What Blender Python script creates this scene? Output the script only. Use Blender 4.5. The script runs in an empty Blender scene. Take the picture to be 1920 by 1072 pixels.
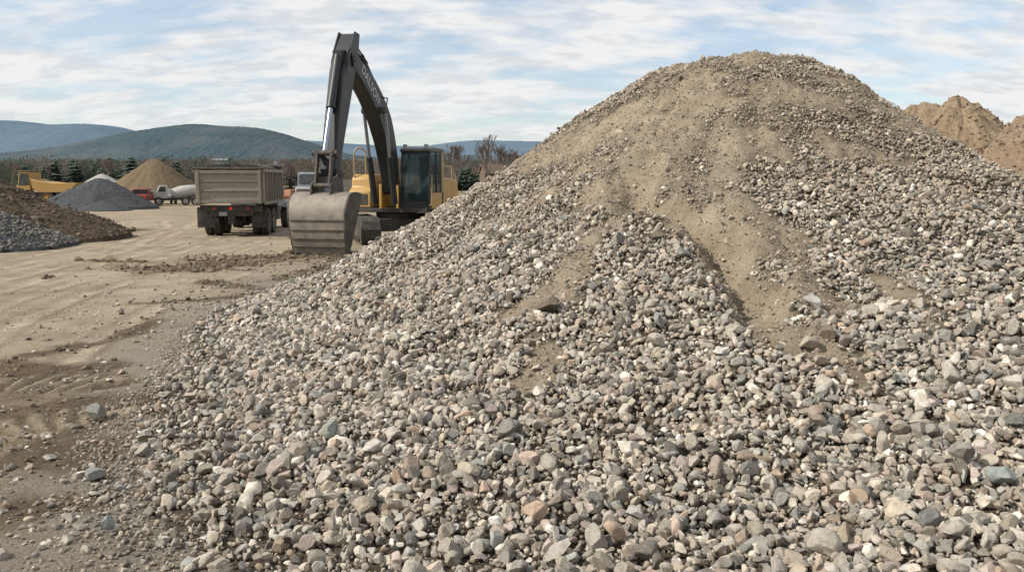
import bpy, bmesh, math, random
import numpy as np
from mathutils import Vector, Matrix
random.seed(7); rng = np.random.default_rng(11)
SC = bpy.context.scene; C = SC.collection
R_ = math.radians; PI = math.pi
# ------------------------------------------------------------------ camera maths
F = 1600.0; CH = 2.1; HORV = 340.0
P = math.atan((536 - HORV) / F)
def ray(u, v):
    a = (u - 960) / F; b = (536 - v) / F
    return np.array([a, math.cos(P) + b * math.sin(P), -math.sin(P) + b * math.cos(P)])
def at(u, v, Y):
    d = ray(u, v); k = Y / d[1]
    return Vector((d[0] * k, Y, CH + d[2] * k))
def ground(u, v):
    d = ray(u, v); k = -CH / d[2]
    return (d[0] * k, d[1] * k)
cam = bpy.data.cameras.new('camera'); co = bpy.data.objects.new('camera', cam); C.objects.link(co)
cam.sensor_width = 36; cam.lens = F / 1920 * 36; cam.clip_end = 20000; cam.clip_start = 0.05
co.location = (0, 0, CH); co.rotation_euler = (PI / 2 - P, 0, 0); SC.camera = co
SC.view_settings.view_transform = 'Standard'; SC.view_settings.look = 'None'; SC.view_settings.exposure = 0
# ------------------------------------------------------------------ noise
_tab = rng.random((256, 256))
def vnoise(x, y, s=0):
    x = np.asarray(x, float) + s * 17.31; y = np.asarray(y, float) + s * 9.77
    xi = np.floor(x).astype(int); yi = np.floor(y).astype(int); fx = x - xi; fy = y - yi
    fx = fx * fx * (3 - 2 * fx); fy = fy * fy * (3 - 2 * fy)
    a = _tab[xi & 255, yi & 255]; b = _tab[(xi + 1) & 255, yi & 255]
    c = _tab[xi & 255, (yi + 1) & 255]; d = _tab[(xi + 1) & 255, (yi + 1) & 255]
    return (a * (1 - fx) + b * fx) * (1 - fy) + (c * (1 - fx) + d * fx) * fy
def fbm(x, y, o=4, s=0):
    r = 0; a = .5; t = 0
    for i in range(o):
        r = r + a * vnoise(x * 2 ** i, y * 2 ** i, s + i * 3); t += a; a *= .5
    return r / t - .5
def sstep(a, b, x):
    t = np.clip((x - a) / (b - a), 0, 1); return t * t * (3 - 2 * t)
def polydist(x, y, pts):
    """distance to polyline, arc length, signed side"""
    best = np.full(np.shape(x), 1e9); ss = np.zeros(np.shape(x)); sg = np.zeros(np.shape(x)); acc = 0
    for (x0, y0), (x1, y1) in zip(pts[:-1], pts[1:]):
        dx, dy = x1 - x0, y1 - y0; L = math.hypot(dx, dy)
        t = np.clip(((x - x0) * dx + (y - y0) * dy) / L ** 2, 0, 1)
        ex = x - x0 - t * dx; ey = y - y0 - t * dy; d = np.hypot(ex, ey)
        m = d < best; best = np.where(m, d, best); ss = np.where(m, acc + t * L, ss)
        sg = np.where(m, np.sign(ex * dy - ey * dx) * d, sg); acc += L
    return best, ss, sg
def smooth_poly(pts, n=8):
    out = []; p = [pts[0]] + list(pts) + [pts[-1]]
    for i in range(1, len(p) - 2):
        for k in range(n):
            t = k / n; q = []
            for c in range(2):
                a, b, cc, d = p[i - 1][c], p[i][c], p[i + 1][c], p[i + 2][c]
                q.append(.5 * (2 * b + (cc - a) * t + (2 * a - 5 * b + 4 * cc - d) * t * t + (3 * b - a - 3 * cc + d) * t ** 3))
            out.append(tuple(q))
    out.append(pts[-1]); return out
# ------------------------------------------------------------------ tagging
def tag(o, label=None, cat=None, group=None, kind=None):
    if label: o['label'] = label
    if cat: o['category'] = cat
    if group: o['group'] = group
    if kind: o['kind'] = kind
    return o
def empty(name, loc, rz=0):
    o = bpy.data.objects.new(name, None); C.objects.link(o); o.location = loc; o.rotation_euler = (0, 0, rz); return o
# ------------------------------------------------------------------ materials
def nodes(m):
    m.use_nodes = True; nt = m.node_tree; nt.nodes.clear()
    out = nt.nodes.new('ShaderNodeOutputMaterial'); b = nt.nodes.new('ShaderNodeBsdfPrincipled')
    nt.links.new(b.outputs[0], out.inputs[0]); return nt, b
def N(nt, t, **kw):
    n = nt.nodes.new(t)
    for k, v in kw.items(): setattr(n, k, v)
    return n
def noise(nt, scale, detail=5, rough=.6, vec=None):
    n = N(nt, 'ShaderNodeTexNoise'); n.inputs['Scale'].default_value = scale
    n.inputs['Detail'].default_value = detail; n.inputs['Roughness'].default_value = rough
    if vec is not None: nt.links.new(vec, n.inputs['Vector'])
    return n
def ramp(nt, src, stops):
    r = N(nt, 'ShaderNodeValToRGB'); nt.links.new(src, r.inputs[0]); e = r.color_ramp.elements
    while len(e) < len(stops): e.new(.5)
    for i, (p, c) in enumerate(stops):
        e[i].position = p; e[i].color = (*c, 1) if len(c) == 3 else c
    return r
def mix(nt, fac, a, b, mode='MIX'):
    m = N(nt, 'ShaderNodeMix', data_type='RGBA', blend_type=mode)
    for i, s in ((0, fac), (6, a), (7, b)):
        if hasattr(s, 'links'): nt.links.new(s, m.inputs[i])
        elif i == 0: m.inputs[0].default_value = s
        else: m.inputs[i].default_value = (*s, 1)
    return m.outputs[2]
def bump(nt, b, src, strength=.5, dist=.02):
    n = N(nt, 'ShaderNodeBump'); n.inputs['Strength'].default_value = strength; n.inputs['Distance'].default_value = dist
    nt.links.new(src, n.inputs['Height']); nt.links.new(n.outputs[0], b.inputs['Normal'])
def painted(name, col, rough=.5, metal=0., dust=.35, dustcol=(.34, .28, .21), sc=2.5, bumps=.15, dark=.6):
    m = bpy.data.materials.new(name); nt, b = nodes(m)
    tc = N(nt, 'ShaderNodeTexCoord'); v = tc.outputs['Object']
    n1 = noise(nt, sc, 8, .7, v); n2 = noise(nt, sc * 9, 4, .6, v)
    base = mix(nt, ramp(nt, n2.outputs[0], [(.3, (0, 0, 0)), (.75, (1, 1, 1))]).outputs[0], tuple(c * dark for c in col), col)
    f = ramp(nt, n1.outputs[0], [(.38, (0, 0, 0)), (.72, (dust, dust, dust))])
    c = mix(nt, f.outputs[0], base, dustcol)
    nt.links.new(c, b.inputs['Base Color']); b.inputs['Metallic'].default_value = metal
    rr = N(nt, 'ShaderNodeMapRange'); nt.links.new(n1.outputs[0], rr.inputs[0]); rr.inputs[3].default_value = rough * .75; rr.inputs[4].default_value = min(1, rough * 1.4)
    nt.links.new(rr.outputs[0], b.inputs['Roughness'])
    if bumps: bump(nt, b, n2.outputs[0], bumps, .01)
    return m
M = {}
M['yellow'] = painted('yellow_paint', (.58, .33, .055), .5, dust=.6)
M['yellow_far'] = painted('yellow_worn', (.46, .26, .04), .6, dust=.45)
M['black'] = painted('black_paint', (.010, .015, .019), .45, dust=.05, bumps=.08)
M['blackm'] = painted('black_rubber', (.018, .018, .018), .8, dust=.35)
M['chassis'] = painted('chassis_steel', (.025, .023, .021), .7, dust=.25)
M['steel'] = painted('worn_steel', (.24, .22, .185), .6, .2, dust=.9, dustcol=(.34, .29, .225), sc=3.5, bumps=.5, dark=.45)
M['steel_dark'] = painted('worn_steel_edges', (.06, .054, .05), .65, .3, dust=.4)
M['chrome'] = painted('rod_chrome', (.4, .46, .54), .25, .9, dust=.1, bumps=0)
M['body'] = painted('dump_body_beige', (.34, .315, .26), .65, .0, dust=.8, sc=1.5, dustcol=(.22, .19, .15), bumps=.3)
M['body_d'] = painted('dump_body_dark', (.28, .255, .21), .65, .0, dust=.8, sc=1.5, dustcol=(.17, .145, .11))
M['white'] = painted('white_paint', (.5, .5, .47), .5, dust=.6)
M['red'] = painted('red_paint', (.26, .028, .022), .45, dust=.3)
M['orange'] = painted('orange_paint', (.36, .11, .035), .6, dust=.6)
M['blue'] = painted('blue_paint', (.14, .18, .24), .5, dust=.4)
M['rail'] = painted('rail_paint', (.42, .31, .15), .5, dust=.3)
M['roofcab'] = painted('cab_roof_grey', (.10, .11, .10), .6, dust=.5)
M['text'] = painted('letter_paint', (.55, .57, .56), .6, dust=.2, bumps=0)
M['wood'] = painted('barn_boards', (.13, .085, .06), .8, dust=.3)
M['roof'] = painted('roof_metal', (.13, .12, .11), .7, dust=.3)
M['pale'] = painted('pale_siding', (.36, .38, .4), .7, dust=.3)
M['palefar'] = painted('weathered_siding', (.22, .25, .28), .7, dust=.2)
M['dglass'] = painted('dark_glass', (.02, .03, .035), .08, dust=.15, bumps=0)
M['seat'] = painted('seat_cloth', (.12, .13, .15), .8, dust=.3)
def em_red():
    m = bpy.data.materials.new('tail_light_lens'); nt, b = nodes(m)
    n = noise(nt, 30); nt.links.new(mix(nt, n.outputs[0], (.5, .012, .01), (.3, .02, .01)), b.inputs['Base Color'])
    b.inputs['Emission Color'].default_value = (1, .02, .02, 1); b.inputs['Emission Strength'].default_value = .4
    return m
M['lens'] = em_red()
def glass():
    m = bpy.data.materials.new('cab_glass'); nt, b = nodes(m)
    n = noise(nt, 3); nt.links.new(mix(nt, n.outputs[0], (.02, .045, .045), (.045, .08, .08)), b.inputs['Base Color'])
    b.inputs['Roughness'].default_value = .05; b.inputs['Alpha'].default_value = .55
    return m
M['glass'] = glass()
def soil(name, c1, c2, c3, sc=.6, bs=.7, bd=.05, fine=14, attr=None):
    m = bpy.data.materials.new(name); nt, b = nodes(m)
    tc = N(nt, 'ShaderNodeNewGeometry'); v = tc.outputs['Position']
    a = noise(nt, sc, 8, .65, v); d = noise(nt, fine, 6, .7, v)
    c = mix(nt, ramp(nt, a.outputs[0], [(.35, (0, 0, 0)), (.65, (1, 1, 1))]).outputs[0], c1, c2)
    c = mix(nt, ramp(nt, d.outputs[0], [(.4, (0, 0, 0)), (.7, (.9, .9, .9))]).outputs[0], c, c3)
    nt.links.new(c, b.inputs['Base Color']); b.inputs['Roughness'].default_value = .95
    b.inputs['Specular IOR Level'].default_value = .1
    bump(nt, b, d.outputs[0], bs, bd); return m
def ground_mat():
    m = bpy.data.materials.new('dirt_ground'); nt, b = nodes(m)
    g = N(nt, 'ShaderNodeNewGeometry'); v = g.outputs['Position']
    at_ = N(nt, 'ShaderNodeAttribute', attribute_name='Col'); sep = N(nt, 'ShaderNodeSeparateColor'); nt.links.new(at_.outputs[0], sep.inputs[0])
    n0 = noise(nt, .45, 9, .65, v); n1 = noise(nt, 4, 8, .78, v); n2 = noise(nt, 38, 5, .8, v)
    c = mix(nt, ramp(nt, n0.outputs[0], [(.38, (0, 0, 0)), (.62, (1, 1, 1))]).outputs[0], (.285, .23, .163), (.42, .348, .255))
    c = mix(nt, ramp(nt, n1.outputs[0], [(.42, (0, 0, 0)), (.62, (.8, .8, .8))]).outputs[0], c, (.22, .172, .118))
    c = mix(nt, sep.outputs[1], c, (.26, .235, .195))       # grey gravelly soil
    c = mix(nt, sep.outputs[0], c, (.12, .086, .055))       # dark brown: moist churned soil, rut edges, tread grooves
    c = mix(nt, sep.outputs[2], c, (.56, .475, .36))       # pale compacted track
    c = mix(nt, ramp(nt, n2.outputs[0], [(.40, (0, 0, 0)), (.56, (1, 1, 1))]).outputs[0], mix(nt, 1, c, (.58, .56, .54), 'MULTIPLY'), c)
    nt.links.new(c, b.inputs['Base Color']); b.inputs['Roughness'].default_value = .95; b.inputs['Specular IOR Level'].default_value = .1
    ad = N(nt, 'ShaderNodeMath', operation='ADD'); nt.links.new(n1.outputs[0], ad.inputs[0])
    mu = N(nt, 'ShaderNodeMath', operation='MULTIPLY'); nt.links.new(n2.outputs[0], mu.inputs[0]); mu.inputs[1].default_value = .7
    nt.links.new(mu.outputs[0], ad.inputs[1]); bump(nt, b, ad.outputs[0], .9, .035); return m
def pile_mat():
    m = bpy.data.materials.new('pile_earth'); nt, b = nodes(m)
    g = N(nt, 'ShaderNodeNewGeometry'); v = g.outputs['Position']
    at_ = N(nt, 'ShaderNodeAttribute', attribute_name='Col'); sep = N(nt, 'ShaderNodeSeparateColor'); nt.links.new(at_.outputs[0], sep.inputs[0])
    n1 = noise(nt, 2.5, 8, .7, v); n2 = noise(nt, 42, 5, .75, v)
    dirt = mix(nt, ramp(nt, n1.outputs[0], [(.35, (0, 0, 0)), (.65, (1, 1, 1))]).outputs[0], (.275, .222, .157), (.40, .335, .245))
    base = mix(nt, n1.outputs[0], (.085, .069, .05), (.15, .124, .092))  # shade in the gaps between stones put into a darker earth colour
    c = mix(nt, sep.outputs[0], base, dirt)
    c = mix(nt, ramp(nt, n2.outputs[0], [(.32, (0, 0, 0)), (.55, (1, 1, 1))]).outputs[0], mix(nt, 1, c, (.6, .58, .56), 'MULTIPLY'), c)
    nt.links.new(c, b.inputs['Base Color']); b.inputs['Roughness'].default_value = .95; b.inputs['Specular IOR Level'].default_value = .1
    bump(nt, b, n2.outputs[0], 1, .03); return m
def stone_mat():
    m = bpy.data.materials.new('gravel_stone'); nt, b = nodes(m)
    g = N(nt, 'ShaderNodeNewGeometry'); v = g.outputs['Position']
    at_ = N(nt, 'ShaderNodeAttribute', attribute_name='Col')
    n1 = noise(nt, 26, 6, .7, v); n2 = noise(nt, 120, 3, .6, v)
    c = mix(nt, ramp(nt, n1.outputs[0], [(.35, (0, 0, 0)), (.62, (1, 1, 1))]).outputs[0], mix(nt, 1, at_.outputs[0], (.66, .64, .61), 'MULTIPLY'), at_.outputs[0])
    c = mix(nt, ramp(nt, n2.outputs[0], [(.5, (0, 0, 0)), (.8, (.38, .38, .38))]).outputs[0], c, (.42, .365, .285))
    nt.links.new(c, b.inputs['Base Color']); b.inputs['Roughness'].default_value = .75; b.inputs['Specular IOR Level'].default_value = .3
    bump(nt, b, n1.outputs[0], .6, .012); return m
M['ground'] = ground_mat(); M['pile'] = pile_mat(); M['stone'] = stone_mat()
# ------------------------------------------------------------------ mesh helpers
def fast_mesh(name, V, Fc, mat, parent=None, smooth=False, cols=None):
    me = bpy.data.meshes.new(name); V = np.ascontiguousarray(V, np.float32); Fc = np.ascontiguousarray(Fc, np.int32)
    k = Fc.shape[1]; me.vertices.add(len(V)); me.vertices.foreach_set('co', V.ravel())
    me.loops.add(Fc.size); me.loops.foreach_set('vertex_index', Fc.ravel())
    me.polygons.add(len(Fc)); me.polygons.foreach_set('loop_start', np.arange(0, Fc.size, k, dtype=np.int32))
    me.polygons.foreach_set('loop_total', np.full(len(Fc), k, np.int32))
    me.polygons.foreach_set('use_smooth', np.full(len(Fc), bool(smooth)))
    me.update(calc_edges=True)
    if cols is not None:
        a = me.color_attributes.new('Col', 'FLOAT_COLOR', 'POINT'); a.data.foreach_set('color', np.ascontiguousarray(cols, np.float32).ravel())
    me.materials.append(mat); o = bpy.data.objects.new(name, me); C.objects.link(o)
    if parent: o.parent = parent
    return o
def grid_faces(nx, ny):
    i = np.arange(nx - 1)[:, None] * ny + np.arange(ny - 1)[None]; i = i.ravel()
    return np.stack([i, i + ny, i + ny + 1, i + 1], 1)
class MB:
    def __init__(s): s.v = []; s.f = []
    def add(s, vs, fs):
        b = len(s.v); s.v += [tuple(v) for v in vs]; s.f += [tuple(i + b for i in f) for f in fs]; return s
    def box(s, x0, x1, y0, y1, z0, z1):
        return s.add([(x, y, z) for x in (x0, x1) for y in (y0, y1) for z in (z0, z1)],
                     [(0, 1, 3, 2), (4, 6, 7, 5), (0, 4, 5, 1), (2, 3, 7, 6), (0, 2, 6, 4), (1, 5, 7, 3)])
    def prism(s, pts, y0, y1, tw=None):
        n = len(pts); w = tw or (lambda x, z: 1)
        vs = [(x, y0 * w(x, z), z) for x, z in pts] + [(x, y1 * w(x, z), z) for x, z in pts]
        return s.add(vs, [tuple(range(n)), tuple(range(2 * n - 1, n - 1, -1))] + [(i, i + n, (i + 1) % n + n, (i + 1) % n) for i in range(n)])
    def prismx(s, pts, x0, x1):
        n = len(pts); vs = [(x0, y, z) for y, z in pts] + [(x1, y, z) for y, z in pts]
        return s.add(vs, [tuple(range(n)), tuple(range(2 * n - 1, n - 1, -1))] + [(i, i + n, (i + 1) % n + n, (i + 1) % n) for i in range(n)])
    def tube(s, p0, p1, r0, r1=None, n=12):
        r1 = r0 if r1 is None else r1; p0 = Vector(p0); p1 = Vector(p1); d = (p1 - p0).normalized()
        a = d.orthogonal().normalized(); b = d.cross(a); vs = []
        for p, r in ((p0, r0), (p1, r1)):
            for k in range(n):
                t = 2 * PI * k / n; vs.append(p + a * (r * math.cos(t)) + b * (r * math.sin(t)))
        return s.add(vs, [tuple(range(n - 1, -1, -1)), tuple(range(n, 2 * n))] + [(k, (k + 1) % n, (k + 1) % n + n, k + n) for k in range(n)])
    def path(s, pts, r, n=8):
        for a, b in zip(pts[:-1], pts[1:]): s.tube(a, b, r, r, n)
        return s
    def lathe(s, prof, cx, cz, y0, n=24):
        k = len(prof); vs = []
        for i in range(n):
            t = 2 * PI * i / n
            vs += [(cx + r * math.cos(t), y0 + y, cz + r * math.sin(t)) for r, y in prof]
        return s.add(vs, [(i * k + j, i * k + (j + 1) % k, ((i + 1) % n) * k + (j + 1) % k, ((i + 1) % n) * k + j) for i in range(n) for j in range(k)])
    def build(s, name, mat, parent=None, bevel=0., smooth=True):
        me = bpy.data.meshes.new(name); me.from_pydata(s.v, [], s.f); me.materials.append(mat)
        bm = bmesh.new(); bm.from_mesh(me); bmesh.ops.recalc_face_normals(bm, faces=bm.faces[:])
        for e in bm.edges:
            if len(e.link_faces) == 2: e.smooth = e.calc_face_angle(0) < .6
        for f in bm.faces: f.smooth = smooth
        bm.to_mesh(me); bm.free()
        o = bpy.data.objects.new(name, me); C.objects.link(o)
        if parent: o.parent = parent
        if bevel:
            md = o.modifiers.new('bevel', 'BEVEL'); md.width = bevel; md.segments = 2; md.limit_method = 'ANGLE'; md.angle_limit = .7
            md.harden_normals = False
        return o
# ------------------------------------------------------------------ the big pile height field
AX, AY, PH = 4.2, 16.0, 4.26
_ang = np.array([0, 45, 90, 135, 180, 200, 219, 232, 241, 255, 270, 285, 300, 320, 340, 360.])
_rad = np.array([7.1, 7.4, 8.4, 8.4, 8.2, 8.8, 9.9, 11.7, 12.9, 13.8, 14.2, 13.0, 10.5, 8.3, 7.3, 7.1])
_t = np.linspace(0, 1.6, 321)
_f = np.interp(_t, [0, .08, .15, .23, .44, .67, .79, .92, 1.0, 1.1, 1.6], [1, .998, .98, .91, .645, .37, .235, .095, .035, .0, -.05])
_k = np.hanning(19); _k /= _k.sum(); _fs = np.convolve(np.pad(_f, 9, mode='edge'), _k, 'valid')
def hit_surface(u, v):
    d = ray(u, v); k = 2.5
    for i in range(900):
        p = d * k
        z = CH + p[2]
        if z <= max(0., float(pile_base(p[0], p[1]))): break
        k += .03
    return (float(p[0]), float(p[1]))
def pile_base(x, y):
    x = np.asarray(x, float); y = np.asarray(y, float)
    dx = x - AX; dy = y - AY; r = np.hypot(dx, dy); a = np.degrees(np.arctan2(dy, dx)) % 360
    Rr = np.interp(a, _ang, _rad); t = r / Rr
    f = np.interp(t, _t, _fs)
    front = np.clip(np.interp(a, [0, 190, 235, 270, 320, 360], [.0, .0, .5, .62, .3, 0.]), 0, 1)
    fp = np.where(f > 0, np.power(np.clip(f, 1e-4, 1), 1 + front), f)
    z = PH * fp
    # low shelf of rolled stones that keeps the right-hand foot covered
    return np.maximum(z, .55 * sstep(-1.5, 4, x) * (1 - sstep(9, 14, y)) * (x > -1.5) * sstep(1.0, 3.5, y) - .02 * (x <= -1.5))
GULLY = smooth_poly([hit_surface(*p) for p in [(1190, 330), (1205, 385), (1290, 415), (1350, 455), (1395, 530), (1420, 590), (1440, 620)]])
DIRT = [([(1300, 150), (1230, 185), (1150, 228), (1080, 270), (1010, 305)], .50, 1.05),
        ([(1300, 200), (1250, 260), (1200, 310), (1185, 350), (1215, 400)], .50, 1.05),
        ([(1205, 385), (1290, 415), (1350, 455), (1395, 530), (1430, 610)], .29, 1.05),
        ([(1240, 330), (1290, 350), (1350, 400), (1400, 450)], .36, .9),
        ([(1440, 600), (1500, 665), (1560, 700)], .24, 1), ([(1560, 690), (1620, 740)], .18, .8),
        ([(1180, 380), (1120, 440), (1050, 530), (1010, 590)], .26, .80), ([(1040, 650), (1040, 680), (1000, 730)], .20, .8),
        ([(1360, 190), (1370, 260), (1390, 340)], .26, .75), ([(1450, 430), (1490, 520), (1550, 590)], .34, .95),
        ([(1100, 320), (1020, 370), (930, 420)], .28, .70), ([(1640, 520), (1700, 580), (1740, 600)], .2, .66), ([(1300, 460), (1340, 520), (1370, 580)], .22, .66)]
DIRT = [(smooth_poly([hit_surface(*p) for p in pts]), w, s) for pts, w, s in DIRT]
def dirt_mask(x, y):
    m = np.zeros(np.shape(x)); wob = fbm(x * 2.6, y * 2.6, 5, 5)
    wx = x + .5 * fbm(x * 1.3, y * 1.3, 4, 33); wy = y + .5 * fbm(x * 1.3, y * 1.3, 4, 37)
    for pts, w, s in DIRT:
        d, _, _ = polydist(wx, wy, pts); m = np.maximum(m, s * np.exp(-(d / (w * 1.2)) ** 2))
    m = m + wob * 1.1
    up = sstep(.8, 3.0, pile_base(x, y))
    m = np.maximum(m, up * (.42 + 1.9 * fbm(x * 1.7 + 4, y * 1.7, 5, 9)))
    return sstep(.22, .85, m)
def pile_z(x, y):
    z = pile_base(x, y); on = sstep(.02, .5, z)
    dx = x - AX; dy = y - AY; a = np.arctan2(dy, dx); r = np.hypot(dx, dy)
    z = z + on * (.34 * fbm(a * 3.2, r * .22 + 3, 3, 2) * np.clip(r / 3, 0.2, 1) + .26 * fbm(x * .8, y * .8, 4, 1) + .15 * fbm(x * 3, y * 3, 3, 4))
    d, s, sg = polydist(x, y, GULLY)
    z = z - .26 * np.exp(-(d / .18) ** 2) * sstep(0, .8, s) + .07 * np.exp(-((d - .40) / .15) ** 2)
    return z
root_pile = empty('gravel_pile', (AX, AY, 0))
tag(root_pile, 'huge pile of mixed grey and tan gravel filling the foreground and right side', 'gravel pile')
xs = np.arange(-6.5, 15.5, .055); ys = np.arange(.8, 26.5, .055)
X, Y = np.meshgrid(xs, ys, indexing='ij'); Z = pile_z(X, Y); DM = dirt_mask(X, Y)
rg = fbm(X * 9, Y * 9, 4, 6)
Z = Z + sstep(0, .4, Z) * (DM * (.13 * np.abs(rg) * 2 + .12 * fbm(X * 5, Y * 2.5, 3, 8)) + (1 - DM) * .03 * rg) - .035
col = np.stack([DM, DM * 0, DM * 0, DM * 0 + 1], -1).reshape(-1, 4)
V = np.stack([X - AX, Y - AY, Z], -1).reshape(-1, 3)
Fc = grid_faces(len(xs), len(ys)); keep = (V[Fc][:, :, 2].max(1) > -.07); Fc = Fc[keep]
fast_mesh('earth_core', V, Fc, M['pile'], root_pile, True, col)
# ------------------------------------------------------------------ ground sheet
TRK = []
def trk(pts, w=.28, off=1.0, dep=.035): TRK.append((smooth_poly([ground(*p) for p in pts]), w, off, dep))
trk([(-420, 760), (-60, 590), (200, 510), (400, 462), (520, 425), (600, 400)], .16, 1.0, .016)
trk([(-500, 660), (-100, 545), (130, 490), (300, 450), (420, 410), (430, 385)], .18, 1.0, .018)
trk([(-300, 900), (0, 660), (230, 560), (420, 500), (560, 455)], .14, .95, .014)
trk([(-420, 600), (0, 505), (200, 460), (270, 420), (240, 395), (180, 385)], .18, 1.0, .018)
trk([(-420, 690), (-60, 560), (180, 500), (340, 455), (400, 420)], .15, .9, .015)
TREAD = [(smooth_poly([ground(*p) for p in pts]), w) for pts, w in [([(-260, 800), (-20, 728), (190, 715)], .42), ([(-260, 960), (0, 815), (200, 772)], .36)]]
xs = np.unique(np.concatenate([-np.geomspace(22, 6000, 50), np.arange(-22, -8, .1), np.arange(-8, -1, .035), np.arange(-1, 14, .4), np.geomspace(14, 6000, 50)]))
ys = np.unique(np.concatenate([np.arange(-40, 3, 1.), np.arange(3, 14, .04), np.arange(14, 45, .12), np.geomspace(45, 7000, 90)]))
X, Y = np.meshgrid(xs, ys, indexing='ij')
near = 1 - sstep(60, 120, np.hypot(X, Y))
Z = near * (.02 * fbm(X * .3, Y * .3, 3, 1) + .01 * fbm(X * 1.7, Y * 1.7, 5, 2) + .022 * fbm(X * 7, Y * 7, 4, 22))
dis = np.zeros(X.shape)
for pts, w in [([(360, 500), (450, 490), (560, 480), (680, 478)], 1.9), ([(560, 520), (640, 500)], .8), ([(180, 490), (260, 492)], .5), ([(90, 430), (180, 436), (240, 432)], 1.3), ([(-60, 690), (60, 705), (180, 690)], .5), ([(-100, 780), (60, 800), (170, 770)], .6), ([(-60, 870), (60, 850), (160, 850)], .4), ([(250, 570), (400, 560), (480, 550)], .3), ([(20, 960), (160, 940)], .25), ([(300, 600), (200, 640), (60, 665)], .25), ([(400, 530), (520, 545)], .4)]:
    d, _, _ = polydist(X, Y, [ground(*p) for p in pts]); dis = np.maximum(dis, np.exp(-(d / w) ** 2))
dis = dis + .2 * (1 - sstep(8, 13, Y))
dis = sstep(.25, .95, dis + 1.5 * fbm(X * 2.0, Y * 2.0, 6, 12)) * near
Z += dis * np.where(Y > 17, 1.0, 0.) * (.15 * np.abs(fbm(X * 2.4, Y * 2.4, 5, 3)) + .09 * fbm(X * 8, Y * 8, 3, 4)) + dis * (Y <= 17) * .045 * fbm(X * 9, Y * 9, 4, 4)
clodm = dis.copy()
pale = np.zeros(X.shape)
for pts, w, off, dep in TRK:
    d, s, sg = polydist(X, Y, pts); sgw = sg + .3 * fbm(s * .35, s * 0 + 3, 3, 7); brk = np.clip(.5 + 3 * fbm(s * .6, sg * .9, 4, 17), 0, 1)
    for c in (-off, off):
        q = np.abs(sgw - c)
        Z += brk * (-dep * np.exp(-(q / w) ** 4) + dep * .5 * np.exp(-((q - w * 1.35) / .1) ** 2) + .010 * np.sin(2 * PI * s / .2) * np.exp(-(q / w) ** 4))
        pale = np.maximum(pale, np.exp(-(q / (w * 1.3)) ** 2) * (.3 + .7 * brk))
        dis = np.maximum(dis, brk * .5 * np.exp(-((q - w * 1.7) / .06) ** 2))  # dark brown line along both edges of each rut
    pale = np.maximum(pale, .5 * np.exp(-(d / 1.6) ** 2))
foot, _, _ = polydist(X, Y, [(-4.4, 19), (-4.3, 14), (-4.0, 10), (-3.3, 7), (-2.4, 4.5), (-1.8, 2)])
grv = np.clip(1.15 * np.exp(-(foot / 1.1) ** 2) + 1.6 * fbm(X * .8, Y * .8, 4, 21), 0, 1) * (foot < 3.5)
grv = np.maximum(grv, sstep(-.5, .2, -(Y - 6.4)) * (X > -6) * .8 * (fbm(X * 1.2, Y * 1.2, 3, 23) + .7))
pale = np.clip(pale * (.7 + 2 * fbm(X * 2, Y * 2, 6, 31)), 0, 1) * near * (1 - dis) * sstep(5, 11, Y)
for pts, w in TREAD:
    d, s, sg = polydist(X, Y, pts); m = np.exp(-(d / w) ** 8) * np.clip(.85 + 1.5 * fbm(s * .8, sg, 3, 9), 0, 1)
    bar = sstep(-.3, .3, np.sin(2 * PI * (s + .3 * sg) / .20))
    Z = Z * (1 - .6 * m) + m * (-.04 + .05 * bar); dis = dis * (1 - m) + m * (.75 - .7 * bar); pale *= 1 - m; grv = grv * (1 - m); clodm *= 1 - m  # tread grooves coloured darker than the raised bars
cols = np.stack([np.clip(dis * .85, 0, 1), np.clip(grv * (1 - pale * .5), 0, 1), np.clip(pale * .8, 0, 1), np.ones(X.shape)], -1).reshape(-1, 4)
V = np.stack([X, Y, Z], -1).reshape(-1, 3)
g = fast_mesh('ground', V, grid_faces(len(xs), len(ys)), M['ground'], None, True, cols); tag(g, kind='structure')
GX, GY, GZ = xs, ys, Z
def gz(x, y):
    i = np.clip(np.searchsorted(GX, x), 1, len(GX) - 1); j = np.clip(np.searchsorted(GY, y), 1, len(GY) - 1)
    return GZ[i, j]
# ------------------------------------------------------------------ stones
def ico(sub):
    bm = bmesh.new(); bmesh.ops.create_icosphere(bm, subdivisions=sub, radius=.5); bm.verts.ensure_lookup_table()
    V = np.array([v.co[:] for v in bm.verts]); Fc = np.array([[v.index for v in f.verts] for f in bm.faces]); bm.free(); return V, Fc
def stone_proto(sub, cuts, r):
    V, Fc = ico(sub); V = V.copy()
    for i in range(cuts):
        n = r.normal(size=3); n /= np.linalg.norm(n); d = r.uniform(.21, .41)
        k = V @ n - d; k[k < 0] = 0; V -= k[:, None] * n
    V *= np.array([1, r.uniform(.5, .95), r.uniform(.4, .85)]); V *= 1 + r.normal(0, .02, (len(V), 1))
    e = V.max(0) - V.min(0); V /= e.max() ** .8 ; return V, Fc
def protos(sub, cuts, n): return [stone_proto(sub, cuts, rng) for _ in range(n)]
P_HI = protos(3, 9, 32); P_MID = protos(2, 7, 32); P_LO = protos(1, 0, 10)
P_LO = [(v * (1 + rng.normal(0, .16, v.shape)), f) for v, f in P_LO]
PAL = np.array([[.39, .36, .315], [.45, .415, .36], [.31, .297, .268], [.40, .365, .30], [.47, .40, .32], [.41, .315, .26], [.24, .24, .225], [.70, .68, .63], [.33, .335, .31], [.39, .29, .21], [.13, .123, .11], [.57, .53, .46], [.42, .345, .315]])
PW = np.array([4, 4, 2.6, 3, 3.2, 1.3, 2.1, 1.5, 1.9, .8, 2.0, 2.7, 1.3]); PW = PW / PW.sum()
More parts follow.
